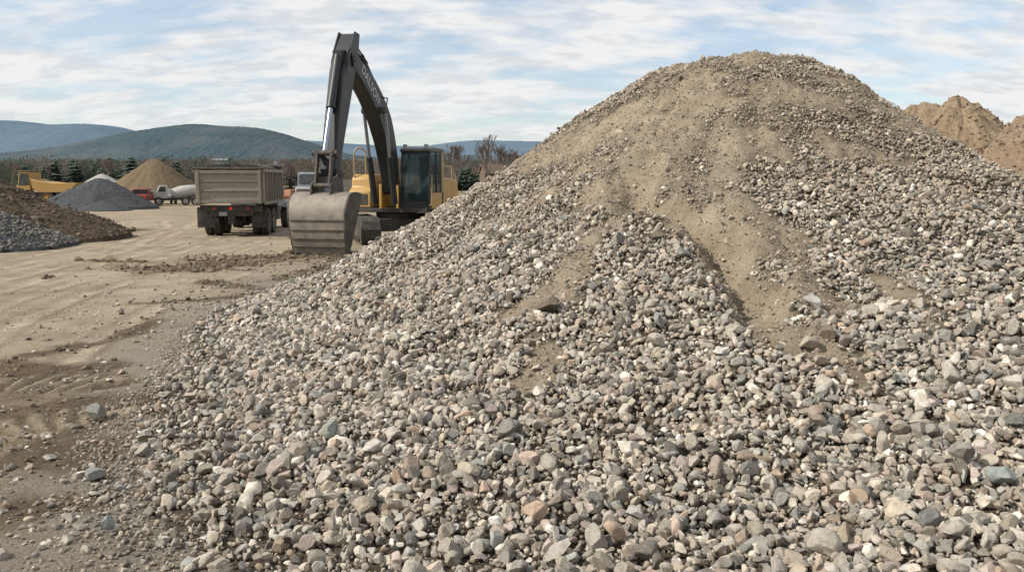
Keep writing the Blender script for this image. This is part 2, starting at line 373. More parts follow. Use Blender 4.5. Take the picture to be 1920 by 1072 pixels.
def stone_cols(n, warm=0.):
    c = PAL[rng.choice(len(PAL), n, p=PW)] * rng.uniform(.6, 1.25, (n, 1))
    w = warm if np.isscalar(warm) else warm[:, None]
    t = c.mean(1, keepdims=True) / .3 * np.array([.335, .275, .203])
    return c * (1 - w) + (.65 * t + .35 * np.array([.34, .28, .202])) * w
def rotmats(n, tilt=.5):
    az = rng.uniform(0, 2 * PI, n); tx = rng.normal(0, tilt, n); ty = rng.normal(0, tilt, n); c, s = np.cos, np.sin
    o = np.zeros(n); l = np.ones(n)
    Rz = np.stack([c(az), -s(az), o, s(az), c(az), o, o, o, l], 1).reshape(n, 3, 3)
    Rx = np.stack([l, o, o, o, c(tx), -s(tx), o, s(tx), c(tx)], 1).reshape(n, 3, 3)
    Ry = np.stack([c(ty), o, s(ty), o, l, o, -s(ty), o, c(ty)], 1).reshape(n, 3, 3)
    return Rx @ Ry @ Rz
def stones(name, pts, size, prot, cols, parent=None, smooth=False, tilt=.5, mat=None):
    n = len(pts); pid = rng.integers(0, len(prot), n); Rm = rotmats(n, tilt); VV = []; FF = []; CC = []; base = 0
    off = np.array(parent.location) if parent else np.zeros(3)
    for i, (v, f) in enumerate(prot):
        m = pid == i
        if not m.any(): continue
        w = np.einsum('nij,kj->nki', Rm[m], v) * size[m][:, None, None] + (pts[m] - off)[:, None, :]
        k = m.sum(); VV.append(w.reshape(-1, 3)); FF.append((f[None] + base + (np.arange(k) * len(v))[:, None, None]).reshape(-1, 3))
        CC.append(np.repeat(np.concatenate([cols[m], np.ones((k, 1))], 1), len(v), 0)); base += k * len(v)
    return fast_mesh(name, np.concatenate(VV), np.concatenate(FF), mat or M['stone'], parent, smooth, np.concatenate(CC))
def jgrid(x0, x1, y0, y1, sp):
    gx, gy = np.meshgrid(np.arange(x0, x1, sp), np.arange(y0, y1, sp), indexing='ij')
    gx = gx.ravel() + rng.uniform(-.5, .5, gx.size) * sp; gy = gy.ravel() + rng.uniform(-.5, .5, gy.size) * sp; return gx, gy
def inview(x, y, mg=1.0): return (np.abs(x) < .6 * y + mg) & (y > 2.6)
SP = .040
x, y = jgrid(-6, 14, 2.6, 18.0, SP)
m = inview(x, y); x, y = x[m], y[m]
z = pile_z(x, y); m = z > .03 ; x, y, z = x[m], y[m], z[m]
hh = np.clip(z / 2.8, 0, 1)
ms_ = .066 - .030 * hh
s = ms_ * np.exp(rng.normal(0, .38, len(x)))
s = np.clip(s, .02, .17); dm = dirt_mask(x, y)
fade = sstep(.02, .16, z + .1 * fbm(x * 2, y * 2, 3, 3))
acc = rng.random(len(x)) < np.clip((SP / (.72 * ms_)) ** 2, 0, 1) * (1 - .90 * dm) * (.35 + .65 * fade)
back = (y > AY + 1.3) & (pile_base(x, y) > 1.5)
acc &= ~back
x, y, z, s, dm = x[acc], y[acc], z[acc], s[acc], dm[acc]
pts = np.stack([x, y, z + s * rng.uniform(-.2, .5, len(x)) - .015 - .015 * dm], 1)
dist = np.hypot(x, y); hi = ((dist < 6.0) & (s > .055)) | (s > .13)
warm = np.clip(.18 + .45 * sstep(1.0, 3.0, z) + .35 * dm + rng.normal(0, .16, len(x)), 0, .9)
cc = stone_cols(len(x), warm) * (1 - .08 * sstep(1.5, 3.5, z))[:, None]
tag(stones('pebbles', pts[hi], s[hi], P_HI, cc[hi], root_pile, False, .65), kind='stuff', label='coarse mixed stones covering the near foot of the pile')
tag(stones('stones', pts[~hi], s[~hi], P_MID, cc[~hi], root_pile, False, .7), kind='stuff', label='smaller broken stones covering the slopes')
print('STONES', len(x), hi.sum())
x, y = jgrid(-6, 14, 2.6, 17.6, .042)
m = inview(x, y) & (rng.random(len(x)) < .85); x, y = x[m], y[m]; z = pile_z(x, y); dm = dirt_mask(x, y)
m = (z > .01) & (rng.random(len(x)) < 1 - .4 * dm) & ~((y > AY + 1.3) & (z > 1.5)); x, y, z, dm = x[m], y[m], z[m], dm[m]
s = np.clip(.024 * np.exp(rng.normal(0, .35, len(x))), .012, .05) * (1 - .15 * dm)
tag(stones('fine_gravel', np.stack([x, y, z - .022 + .035 * dm + s * .3], 1), s, P_LO, stone_cols(len(x), np.full(len(x), .6)) * .86, root_pile), kind='stuff')
n = 60000; x = rng.uniform(-9.5, 2, n); y = rng.uniform(3, 26, n); fd, _, _ = polydist(x, y, [(-4.4, 21), (-4.3, 14), (-4.0, 10), (-3.3, 7), (-2.3, 4.5), (-1.8, 2)])
pb = pile_base(x, y); cl = np.clip(.5 + 2.4 * fbm(x * .9, y * .9, 4, 40), 0.05, 1.5)
pr = np.exp(-(fd / 1.05)) * cl + .08 * cl + .22 * ((y < 6.8) & (x > -5)) ; m = (rng.random(n) < pr) & (pb < .2) & inview(x, y)
x, y = x[m], y[m]; s = np.clip(.026 * np.exp(rng.normal(0, .6, len(x))), .01, .1)
tag(stones('loose_gravel', np.stack([x, y, gz(x, y) + s * .12], 1), s, P_MID, stone_cols(len(x), .35) * .95, None, False, .3), 'scattered stray gravel stones on the dirt beside the pile foot', 'gravel', kind='stuff')
n = 30000; x = rng.uniform(-17, -2.2, n); y = rng.uniform(4, 34, n); i = np.clip(np.searchsorted(GX, x), 0, len(GX) - 1); j = np.clip(np.searchsorted(GY, y), 0, len(GY) - 1)
dd = clodm[i, j]; m = (rng.random(n) < dd * .8 * np.where(y < 12, .6, 1)) & (pile_base(x, y) < .05); x, y = x[m], y[m]; s = np.clip(.030 * np.exp(rng.normal(0, .6, len(x))) * np.where(y > 18, 1.9, 1), .012, .3)
M['clod'] = soil('clod_earth', (.13, .10, .07), (.20, .156, .11), (.26, .205, .15), 2)
tag(stones('earth_clods', np.stack([x, y, gz(x, y) + s * .1], 1), s, P_MID, stone_cols(len(x)), None, False, .4, M['clod']), 'brown earth clods strewn over the churned dirt', 'earth clods', kind='stuff')
def rock(u, v, size, col, label, flat=.7, lift=.42, on=True):
    gx_, gy_ = hit_surface(u, v); r = np.random.default_rng(int(u * 7 + v)); V, Fc = ico(4); V = V.copy()
    for k in range(11):
        nn = r.normal(size=3); nn /= np.linalg.norm(nn); d = r.uniform(.22, .40); q = V @ nn - d; q[q < 0] = 0; V -= q[:, None] * nn
    V *= np.array([1, r.uniform(.65, .85), flat]); V *= size / (V[:, 0].max() - V[:, 0].min())
    V += V * (fbm(V[:, 0] * 4 / size, V[:, 1] * 4 / size + V[:, 2] * 5 / size, 3, 5) * .16)[:, None]
    cc = np.tile(np.array([*col, 1.]), (len(V), 1)); o = fast_mesh('rock', V, Fc, M['stone'], None, False, cc)
    base = max(float(pile_z(gx_, gy_)), float(gz(gx_, gy_)))
    o.location = (gx_, gy_, base + size * lift * flat); o.rotation_euler = (r.uniform(-.3, .3), r.uniform(-.3, .3), r.uniform(0, 6))
    tag(o, label, 'rock')
rock(1032, 602, .28, (.12, .095, .07), 'dark brown slab of rock lying mid slope on the gravel pile', .55, .5)
rock(1452, 612, .24, (.22, .165, .105), 'ochre brown rock lodged at the lower end of the eroded gully', .7)
rock(1545, 668, .15, (.20, .155, .115), 'brown angular rock in the bare dirt right of the gully foot', .6)
rock(1520, 590, .17, (.33, .31, .29), 'grey flat rock on the bare dirt just above the gully end', .5)
rock(1155, 488, .20, (.22, .2, .17), 'dark grey upright rock on the left flank of the bare dirt streak', .9)
rock(622, 820, .18, (.28, .30, .26), 'large greenish grey rounded stone in the lower left gravel', .8)
rock(184, 786, .20, (.20, .20, .18), 'dark pointed rock on churned dirt left of the pile foot', .7)
rock(181, 897, .13, (.25, .25, .24), 'small grey block stone on bare dirt left of the pile', .7)
rock(205, 996, .11, (.25, .27, .27), 'bluish grey stone at the bottom left on gravelly dirt', .8)
rock(230, 917, .08, (.27, .28, .27), 'small flat grey stone between block stone and pile foot', .5)
rock(95, 860, .11, (.33, .31, .28), 'pale flat stone farthest left on the dirt', .45)
rock(1190, 975, .13, (.42, .41, .39), 'big pale grey stone low in the foreground gravel', .8)
rock(1580, 1015, .14, (.36, .30, .22), 'big tan rounded stone near the bottom right edge gravel', .8)
rock(1875, 915, .15, (.27, .30, .29), 'big blue grey stone near the right edge of the gravel', .8)
rock(928, 1025, .13, (.34, .34, .31), 'large grey speckled stone at the bottom centre of the gravel', .8)
rock(908, 932, .085, (.5, .36, .28), 'small pinkish orange block stone low in the centre foreground', .8)
# ------------------------------------------------------------------ other mounds
def mound(name, cx, cy, Rd, H, mat, label, cat, ecc=1.0, rot=0, seed=1, rough=.12, n=110, peak=.12, bits=0, bitcol=None, bitsize=.12):
    r = np.linspace(0, 1.08, n // 2) ** 1.0; a = np.linspace(0, 2 * PI, n * 2, endpoint=False)
    RR, AA = np.meshgrid(r, a, indexing='ij'); rad = Rd * (1 + .25 * fbm(np.cos(AA) * 1.5 + seed, np.sin(AA) * 1.5, 3, seed))
    lx = RR * rad * np.cos(AA) * ecc; ly = RR * rad * np.sin(AA)
    x = lx * math.cos(rot) - ly * math.sin(rot); y = lx * math.sin(rot) + ly * math.cos(rot)
    z = H * (1 - np.sqrt(RR ** 2 + peak ** 2) + peak * .9) ; z = np.where(z > 0, z, z * .3)
    z += (rough * H * fbm(x * 2 / Rd + seed, y * 2 / Rd, 5, seed)) * np.clip(1.1 - RR, 0, 1) ** .4
    z += rough * .5 * H * fbm(np.cos(AA) * 4 + seed, np.sin(AA) * 4 + RR * .6, 4, seed + 7) * np.clip(RR * 2, 0, 1) * np.clip(1.1 - RR, 0, 1)
    z += rough * .35 * H * fbm(x * 9 / Rd * 2, y * 9 / Rd * 2, 4, seed + 5) * np.clip(1.1 - RR, 0, 1)
    z = np.where(RR > 1.02, -.15, z)
    V = np.stack([x, y, z], -1).reshape(-1, 3); nr, na = len(r), len(a)
    i = np.arange(nr - 1)[:, None] * na; j = np.arange(na)[None]; j2 = (j + 1) % na
    Fc = np.stack([(i + j).ravel(), (i + na + j).ravel(), (i + na + j2).ravel(), (i + j2).ravel()], 1)
    o = fast_mesh(name, V, Fc, mat, None, True); o.location = (cx, cy, 0); tag(o, label, cat)
    if bits:
        w = (RR.ravel() * (z.ravel() > 0.02)); w = w / w.sum(); k = rng.choice(len(V), bits, p=w)
        p = V[k] + rng.normal(0, Rd * .012, (bits, 3)) * np.array([1, 1, 0]); s = np.clip(bitsize * np.exp(rng.normal(0, .5, bits)), .03, 1)
        b = stones('surface_stones', p, s, P_LO, stone_cols(bits) * 0 + np.array(bitcol) * rng.uniform(.55, 1.4, (bits, 1)), None, False, .5); b.parent = o; b['kind'] = 'stuff'
    return o
M['grey_gravel'] = soil('grey_gravel', (.065, .07, .075), (.09, .095, .10), (.045, .047, .05), .5, .8, .08, 9)
M['pale_gravel'] = soil('pale_gravel', (.33, .32, .30), (.4, .39, .37), (.24, .24, .22), .2, .6, .1, 4)
M['sand'] = soil('sand_pile', (.145, .107, .066), (.19, .142, .09), (.11, .08, .05), .3, .8, .15, 3)
M['brown'] = soil('brown_dirt', (.085, .063, .044), (.13, .10, .073), (.05, .038, .028), .8, 1, .12, 6)
M['orange_sand'] = soil('orange_sand', (.235, .172, .112), (.31, .238, .163), (.16, .115, .075), .35, 1, .12, 4)
M['orange_red'] = soil('reddish_sand', (.225, .16, .108), (.30, .225, .16), (.15, .108, .073), .35, 1, .12, 4)
mound('dirt_mound', -19.7, 31.0, 4.6, 2.45, M['brown'], 'rough brown dirt bank at the left edge above grey gravel', 'dirt mound', seed=3, rough=.4, ecc=1.2, bits=3500, bitcol=(.12, .09, .065), bitsize=.08)
mound('gravel_mound', -17.3, 27.3, 2.7, 1.35, M['grey_gravel'], 'low grey gravel heap at the left edge in front of the brown bank', 'gravel mound', ecc=1.1, seed=5, rough=.25, bits=5000, bitcol=(.17, .16, .14), bitsize=.07)
a = at(165, 392, 64); mound('gravel_mound', a.x, 66, 3.9, 2.35, M['grey_gravel'], 'dark blue grey gravel cone in front of the yellow hauler', 'gravel mound', seed=8, rough=.12, ecc=1.1, bits=800, bitcol=(.06, .064, .068), bitsize=.07)
a = at(190, 392, 61); mound('gravel_mound', a.x, 61.5, 1.8, .75, M['grey_gravel'], 'small low grey gravel heap at the foot of the dark gravel cone', 'gravel mound', seed=9, rough=.12)
a = at(282, 370, 110); mound('sand_mound', a.x, 112, 6.6, 4.9, M['sand'], 'tall pointed tan sand cone in front of the tree line', 'sand mound', seed=11, rough=.14)
a = at(192, 350, 150); mound('gravel_mound', a.x, 150, 5.2, 3.4, M['pale_gravel'], 'pale whitish gravel heap behind the dark gravel cone', 'gravel mound', seed=12, rough=.06)
a = at(1800, 193, 44); mound('sand_mound', a.x, 44, 6.6, a.z * 1.08, M['orange_sand'], 'tan sand mound with the highest crest behind the pile', 'sand mound', seed=15, rough=.24, n=160, peak=.05, bits=3000, bitcol=(.22, .165, .11), bitsize=.1)
a = at(1722, 197, 50); mound('sand_mound', a.x, 50, 7, a.z * 1.04, M['orange_sand'], 'tan sand mound just peeking over the right shoulder of the gravel pile', 'sand mound', seed=17, rough=.22, n=160, peak=.1)
a = at(1935, 207, 38); mound('sand_mound', a.x + .9, 38, 5.6, a.z * 1.10, M['orange_red'], 'reddish tan sand mound at the right edge with rutted side', 'sand mound', seed=19, rough=.24, n=160, peak=.08, bits=3000, bitcol=(.21, .155, .11), bitsize=.09)
# ------------------------------------------------------------------ hills
def hill(name, prof, Yd, w, mat, rough=.06, depth=1.0, jag=0.):
    us = np.linspace(-900, 2800, 1400); vs = np.interp(us, [p[0] for p in prof], [p[1] for p in prof])
    k = np.hanning(33); k /= k.sum(); vs = np.convolve(np.pad(vs, 16, mode='edge'), k, 'valid')
    x = (us - 960) / F * Yd; top = CH + (HORV - vs) / F * Yd
    t = np.linspace(-1, 1.0, 90); X, T = np.meshgrid(x, t, indexing='ij'); Zt = np.repeat(top[:, None], 90, 1)
    Y = Yd + T * w
    Z = Zt * np.cos(T * PI / 2) ** 1.2 * (1 + rough * 4 * fbm(X / w * 3, Y / w * 3, 4, 3) * np.abs(T) ** .5) - 2
    Z += jag * (rng.random(X.shape) - .5)
    o = fast_mesh(name, np.stack([X, Y, Z], -1).reshape(-1, 3), grid_faces(len(us), 90), mat, None, True); tag(o, kind='structure')
    return x, t, Y, Z
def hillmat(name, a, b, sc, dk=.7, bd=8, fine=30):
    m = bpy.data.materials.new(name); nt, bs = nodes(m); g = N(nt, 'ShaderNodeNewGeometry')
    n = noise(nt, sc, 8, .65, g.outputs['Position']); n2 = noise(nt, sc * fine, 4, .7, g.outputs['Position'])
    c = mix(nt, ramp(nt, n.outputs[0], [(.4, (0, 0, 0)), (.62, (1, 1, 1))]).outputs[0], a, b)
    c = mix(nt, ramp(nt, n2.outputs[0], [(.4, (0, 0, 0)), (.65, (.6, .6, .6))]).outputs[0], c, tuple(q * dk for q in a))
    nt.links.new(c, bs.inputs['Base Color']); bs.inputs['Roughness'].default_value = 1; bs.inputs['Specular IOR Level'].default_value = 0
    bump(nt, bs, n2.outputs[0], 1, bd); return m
M['hazy_hill_far'] = hillmat('hazy_far_wooded_slope', (.11, .16, .21), (.135, .185, .235), .004, .88, 2)  # distance haze painted in as a bluish base colour
M['hazy_hill_mid'] = hillmat('hazy_wooded_slope', (.072, .105, .122), (.125, .142, .148), .009, .7, 2)  # bluish tint stands in for thinner haze over the woods
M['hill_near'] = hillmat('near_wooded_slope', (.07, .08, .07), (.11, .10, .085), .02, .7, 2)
far_prof = [(-900, 250), (-300, 242), (0, 232), (60, 230), (130, 237), (180, 234), (230, 238), (270, 250), (330, 262), (500, 264), (600, 266), (700, 274), (800, 276), (880, 265), (1000, 268), (1300, 270), (2800, 262)]
mid_prof = [(-900, 300), (0, 292), (130, 282), (200, 271), (260, 259), (310, 250), (350, 241), (395, 234), (440, 240), (470, 239), (520, 245), (570, 262), (610, 274), (650, 288), (720, 296), (900, 290), (1000, 294), (2800, 300)]
hill('hills', far_prof, 2900, 900, M['hazy_hill_far'], jag=2)
hx, ht, hY, hZ = hill('hills', mid_prof, 1300, 420, M['hazy_hill_mid'], jag=1.6)
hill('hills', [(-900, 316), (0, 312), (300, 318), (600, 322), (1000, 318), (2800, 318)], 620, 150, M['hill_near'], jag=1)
def tufts(name, pts, hts, cols, mat, label, cat, k=9, wr=.35, conic=0.0, tri=.1):
    n = len(pts); a = rng.uniform(0, 2 * PI, (n, k)); rr = rng.uniform(.2, 1, (n, k)); hz = rng.uniform(.1, 1, (n, k))
    rad = wr * (1 - conic * hz) * rr
    cx = np.stack([np.cos(a) * rad, np.sin(a) * rad * .6, hz], -1)
    d = rng.normal(size=(n, k, 3, 3)) * np.array([tri, tri, tri * 1.4])
    v = (cx[:, :, None, :] + d) * hts[:, None, None, None] + pts[:, None, None, :]
    V = v.reshape(-1, 3); Fc = np.arange(len(V)).reshape(-1, 3)
    c = cols[:, None, None, :] * rng.uniform(.7, 1.25, (n, k, 1, 1)) * np.ones((1, 1, 3, 1)); c = np.concatenate([c, np.ones(c.shape[:-1] + (1,))], -1)
    o = fast_mesh(name, V, Fc, mat, None, False, c.reshape(-1, 4)); tag(o, label, cat, kind='stuff'); return o
def leafmat():
    m = bpy.data.materials.new('woodland_leaf'); nt, b = nodes(m); a = N(nt, 'ShaderNodeAttribute', attribute_name='Col')
    g = N(nt, 'ShaderNodeNewGeometry'); n = noise(nt, .5, 3, .5, g.outputs['Position'])
    nt.links.new(mix(nt, n.outputs[0], mix(nt, 1, a.outputs[0], (.8, .8, .8), 'MULTIPLY'), a.outputs[0]), b.inputs['Base Color'])
    b.inputs['Roughness'].default_value = .9; b.inputs['Specular IOR Level'].default_value = .05
    # light passes through thin twigs and leaves
    tr = N(nt, 'ShaderNodeBsdfTranslucent'); nt.links.new(a.outputs[0], tr.inputs[0]); ms = N(nt, 'ShaderNodeMixShader'); ms.inputs[0].default_value = .5
    out = [q for q in nt.nodes if q.type == 'OUTPUT_MATERIAL'][0]; nt.links.new(b.outputs[0], ms.inputs[1]); nt.links.new(tr.outputs[0], ms.inputs[2]); nt.links.new(ms.outputs[0], out.inputs[0])
    return m
M['leaf'] = leafmat()
n = 30000; x = rng.uniform(-420, 130, n); y = rng.uniform(430, 620, n); t = (y - 620) / 150
z = 11 * np.cos(np.clip(t, -1, 1) * PI / 2); ev = fbm(x * .03, y * .03, 3, 7) > .03
cc = np.where(ev[:, None], np.array([.08, .115, .085]), np.array([.18, .165, .155]))
tufts('valley_wood', np.stack([x, y, z - 2], 1), rng.uniform(4, 9, n), cc, M['leaf'], 'mixed brown and green woodland across the valley floor', 'woodland', 14, .35, .5, tri=.05)
n = 1500; x = rng.uniform(-215, 60, n); y = rng.uniform(300, 420, n)
ev = (fbm(x * .05, y * .05, 3, 17) > .06)[:, None]
cc = np.where(ev, np.array([.075, .10, .065]), np.where(rng.random((n, 1)) < .12, np.array([.25, .15, .12]), np.array([.20, .172, .15]))) * rng.uniform(.7, 1.2, (n, 1))
tufts('bare_wood', np.stack([x, y, x * 0], 1), rng.uniform(4, 11.5, n), cc, M['leaf'], 'leafless brown woodland band behind the quarry yard', 'woodland', 170, .28, tri=.02)
def conifer_mesh(seed):
    r = random.Random(seed); V = []; Fs = []
    for l in range(24):
        h = .08 + .9 * l / 24; rad = .22 * (1 - h) ** .7 * r.uniform(.5, 1.35) + .012
        for k in range(15):
            a = 2 * PI * k / 15 + r.random(); rr = rad * r.uniform(.4, 1.25); c, s = math.cos(a), math.sin(a); w = .018 + rad * .14; b = len(V)
            V += [(c * rr * .1, s * rr * .1, h + .05), (c * rr - s * w, s * rr + c * w, h - .03 * r.random()), (c * rr + s * w, s * rr - c * w, h - .04 * r.random()), (c * rr * 1.15, s * rr * 1.15, h - .02)]
            Fs += [(b, b + 1, b + 3), (b, b + 3, b + 2)]
    return V, Fs
M['needle'] = painted('evergreen_needles', (.075, .11, .075), .9, dust=.3, dustcol=(.11, .14, .10), sc=.5, bumps=0)  # needle green lightened to stand in for distance haze
M['bark'] = painted('tree_bark', (.15, .12, .10), .9, dust=.3, bumps=.3)
def conifer_src(seed):
    V, Fs = conifer_mesh(seed); me = bpy.data.meshes.new('crown'); me.from_pydata(V, [], Fs); me.materials.append(M['needle']); return me
CM = [conifer_src(k) for k in range(8)]
tb = MB().tube((0, 0, -.02), (0, 0, .9), .018, .004, 6); tmp = tb.build('trunk', M['bark']); TM = tmp.data; bpy.data.objects.remove(tmp)
def conifer(x, y, h, k, label, group=None):
    e = empty('evergreen_tree', (x, y, 0)); e.scale = (h, h, h); tag(e, label, 'tree', group)
    c = bpy.data.objects.new('crown', CM[k % 8]); C.objects.link(c); c.parent = e; c.rotation_euler.z = random.random() * 6; q = random.uniform(1.1, 2.4); c.scale = (q, q, 1)
    t = bpy.data.objects.new('trunk', TM); C.objects.link(t); t.parent = e
k = 0
for (u0, u1, cnt, y0, y1, h0, h1) in [(80, 180, 16, 290, 400, 5, 11), (180, 262, 16, 290, 400, 6, 12), (262, 375, 11, 300, 410, 5, 10), (-30, 70, 4, 290, 370, 5, 8.5), (450, 620, 10, 300, 410, 5, 9)]:
    for q in range(cnt):
        yy = random.uniform(y0, y1); conifer((random.uniform(u0, u1) - 960) / F * yy, yy, random.uniform(h0, h1), k, 'dark green evergreen tree in the distant tree line left of the excavator', 'evergreens of the distant tree line'); k += 1
for q, (u, h) in enumerate([(866, 4.5), (880, 5.2), (897, 4.2)]):
    conifer((u - 960) / F * 160, 160, h, q, ['small evergreen just right of the excavator cab', 'taller middle evergreen right of the excavator cab', 'small evergreen nearest the barn right of the cab'][q])
def bare_tree(u, Yd, h, label, seed):
    r = random.Random(seed); e = empty('bare_tree', ((u - 960) / F * Yd, Yd, 0)); tag(e, label, 'tree'); t = MB(); b = MB()
    t.tube((0, 0, 0), (0.1, 0, h * .35), .2, .14, 7)
    def grow(p, d, L, rad, dep, mb):
        q = p + d * L; mb.tube(p, q, rad, rad * .65, 4)
        if dep == 0: return
        for _ in range(3 if dep > 1 else 4):
            nd = (d + Vector((r.uniform(-1, 1), r.uniform(-1, 1), r.uniform(-.1, .9))) * .6).normalized()
            grow(p + d * L * r.uniform(.6, 1), nd, L * r.uniform(.6, .85), max(.03, rad * .6), dep - 1, mb)
    for _ in range(4): grow(Vector((.1, 0, h * r.uniform(.25, .35))), Vector((r.uniform(-.5, .5), r.uniform(-.5, .5), 1)).normalized(), h * .23, .12, 4, b)
    t.build('trunk', M['bark'], e); b.build('branches', M['bark'], e, smooth=False)
bare_tree(856, 120, 8.0, 'leafless tree standing right beside the excavator cab', 1)
bare_tree(916, 135, 9.6, 'leafless tree with wide crown behind the small barn', 4)
bare_tree(944, 145, 8.8, 'leafless tree right of the barn above the gravel slope', 9)
bare_tree(968, 150, 8.6, 'rightmost leafless tree, half hidden by the gravel slope', 12)
bare_tree(28, 210, 7.5, 'leafless tree at the far left behind the yellow hauler', 14)
bare_tree(205, 230, 8.5, 'leafless tree behind the pale gravel heap', 17)
bare_tree(548, 220, 7.5, 'leafless tree between dump truck and excavator bucket', 21)
e = empty('barn', at(922, 345, 140), R_(20)); e.location.z = 0; tag(e, 'small brown barn with dark roof among bare trees right of the excavator', 'barn')
MB().prismx([(-1.5, 0), (1.5, 0), (1.5, 3.4), (0, 4.6), (-1.5, 3.4)], -1.6, 1.6).build('wall', M['wood'], e)
MB().prismx([(-1.8, 3.2), (0, 4.65), (1.8, 3.2), (1.8, 3.4), (0, 4.9), (-1.8, 3.4)], -1.8, 1.8).build('roof', M['wood'], e)
MB().box(-.8, .8, -1.53, -1.4, 0, 2.2).build('door', M['body_d'], e)
e = empty('farm_building', at(412, 305, 470)); tag(e, 'pale long farm building on the slope beyond the dump truck', 'building')
MB().box(-4.5, 4.5, -2, 2, -3, 1.2).build('wall', M['palefar'], e); MB().prismx([(-2.3, 1.2), (2.3, 1.2), (0, 2.2)], -4.8, 4.8).build('roof', M['palefar'], e)
# ------------------------------------------------------------------ vehicles: wheels
def wheel(parent, x, y, r, w, rimm, side):
    h = w / 2; t = MB().lathe([(r * .55, -h * .9), (r * .93, -h), (r, -h * .75), (r, -h * .1), (r * .965, -.01), (r * .965, .01), (r, h * .1), (r, h * .75), (r * .93, h), (r * .55, h * .9)], 0, 0, 0, 28)
    o = t.build('wheel', M['blackm'], parent); o.location = (x, y, r)
    s = side; m = MB().lathe([(0.02, s * h * .75), (r * .22, s * h * .75), (r * .26, s * h * .3), (r * .5, s * h * .35), (r * .57, s * h * .85), (r * .57, -s * h * .7), (0.02, -s * h * .7)], 0, 0, 0, 20)
    m.build('rim', rimm, o)
    return o
# ---------------- dump truck
tk = empty('dump_truck', (-10.6, 32.2, 0), R_(97)); tag(tk, 'muddy beige dump truck seen from behind, parked left of the excavator', 'dump truck')
b = MB()
W = 1.2
b.box(.1, 4.9, -W + .05, W - .05, 1.28, 1.38)
for sd in (-1, 1):
    b.prismx([(sd * (W - .02), 1.28), (sd * (W + .05), 1.28), (sd * (W + .05), 2.5), (sd * (W - .02), 2.5)], .1, 4.9)
b.box(4.84, 4.92, -W, W, 1.3, 2.72); b.prism([(4.9, 2.66), (5.9, 2.78), (5.9, 2.84), (4.9, 2.74)], -W, W)
b.build('dump_body', M['body'], tk, .012)
for sd in (-1, 1):
    rb = MB()
    for xx in np.linspace(.5, 4.5, 7): rb.box(xx - .05, xx + .05, *(sorted((sd * (W + .05), sd * (W + .13)))), 1.32, 2.46)
    rb.box(.1, 4.95, *(sorted((sd * (W - .03), sd * (W + .15)))), 2.44, 2.56)
    rb.box(.1, 4.9, *(sorted((sd * (W + .04), sd * (W + .12)))), 1.22, 1.34)
    rb.build('side_rib', M['body_d'], tk, .01)
tg = MB().box(.02, .09, -W + .06, W - .06, 1.32, 2.42).build('tailgate', M['body'], tk, .01)
q = MB()
for yy in (-W + .03, W - .13): q.box(-.06, .1, yy, yy + .1, 1.26, 2.52)
q.box(-.05, .02, -W + .12, W - .12, 2.38, 2.5); q.box(-.05, .02, -W + .12, W - .12, 1.28, 1.4); q.box(-.03, .018, -W + .12, W - .12, 1.72, 1.78); q.box(-.03, .018, -W + .12, W - .12, 2.08, 2.14)
q.build('tailgate_frame', M['body_d'], tg, .01)
MB().tube((.0, -W - .1, 2.57), (.0, W + .1, 2.57), .05, n=10).build('hinge_bar', M['chassis'], tk)
tr = MB(); tr.tube((4.7, -W - .1, 2.72), (4.7, W + .1, 2.72), .1, n=12)
for xx in (1.2, 2.4, 3.6): tr.path([(xx, -W - .06, 2.55), (xx, -W + .3, 2.7), (xx, 0, 2.74), (xx, W - .3, 2.7), (xx, W + .06, 2.55)], .03)
tr.prismx([(-W + .1, 2.62), (-W + .3, 2.72), (0, 2.77), (W - .3, 2.72), (W - .1, 2.62)], .9, 4.7)
tr.build('tarp_cover', M['blackm'], tk)
ch = MB()
for yy in (-.45, .33): ch.box(.3, 8.0, yy, yy + .12, .78, 1.1)
ch.box(.25, .4, -.8, .8, .78, 1.15); ch.box(.22, .3, -1.15, 1.15, .95, 1.2)
for xx in (1.5, 2.85): ch.tube((xx, -1.1, .52), (xx, 1.1, .52), .09); ch.lathe([(.05, -.25), (.22, -.18), (.22, .18), (.05, .25)], xx, .52, 0, 14)
ch.box(1.2, 3.2, -.35, -.22, .5, .8); ch.box(3.9, 4.9, -1.15, -.6, .5, 1.05); ch.box(3.9, 4.9, .6, 1.15, .5, 1.05)
ch.box(.12, .3, -.12, .12, .5, .8)
ch.build('chassis', M['chassis'], tk, .01)
for yy in (-1.0, 1.0):
    MB().box(.5, .53, yy - .32, yy + .32, .35, 1.12).build('mud_flap', M['blackm'], tk)
for yy in (.02, .62, -.62):
    MB().tube((.2, yy, 1.08), (.217, yy, 1.08), .055 if yy == .02 else .03, n=14).build('tail_light', M['lens'], tk)
MB().box(.19, .22, .15, .45, .8, .95).build('licence_plate', M['pale'], tk)
for xx in (1.5, 2.85):
    for sd in (-1, 1):
        wheel(tk, xx, sd * 1.06, .52, .27, M['body'], sd); wheel(tk, xx, sd * .74, .52, .27, M['body_d'], sd)
for sd in (-1, 1): wheel(tk, 7.2, sd * 1.03, .52, .3, M['pale'], sd)
cb = MB().prism([(5.15, 1.0), (5.15, 2.45), (5.35, 2.56), (6.3, 2.54), (6.75, 1.75), (6.75, 1.0)], -1.02, 1.02).build('cab', M['pale'], tk, .05)
MB().prism([(5.5, 1.85), (5.5, 2.38), (6.2, 2.38), (6.5, 1.85)], -1.03, 1.03).build('side_window', M['dglass'], cb)
MB().box(5.13, 5.16, -.7, .7, 1.95, 2.35).build('rear_window', M['dglass'], cb)
MB().prism([(6.75, .85), (6.75, 1.72), (8.0, 1.5), (8.1, .85)], -.75, .75).build('hood', M['pale'], tk, .06)
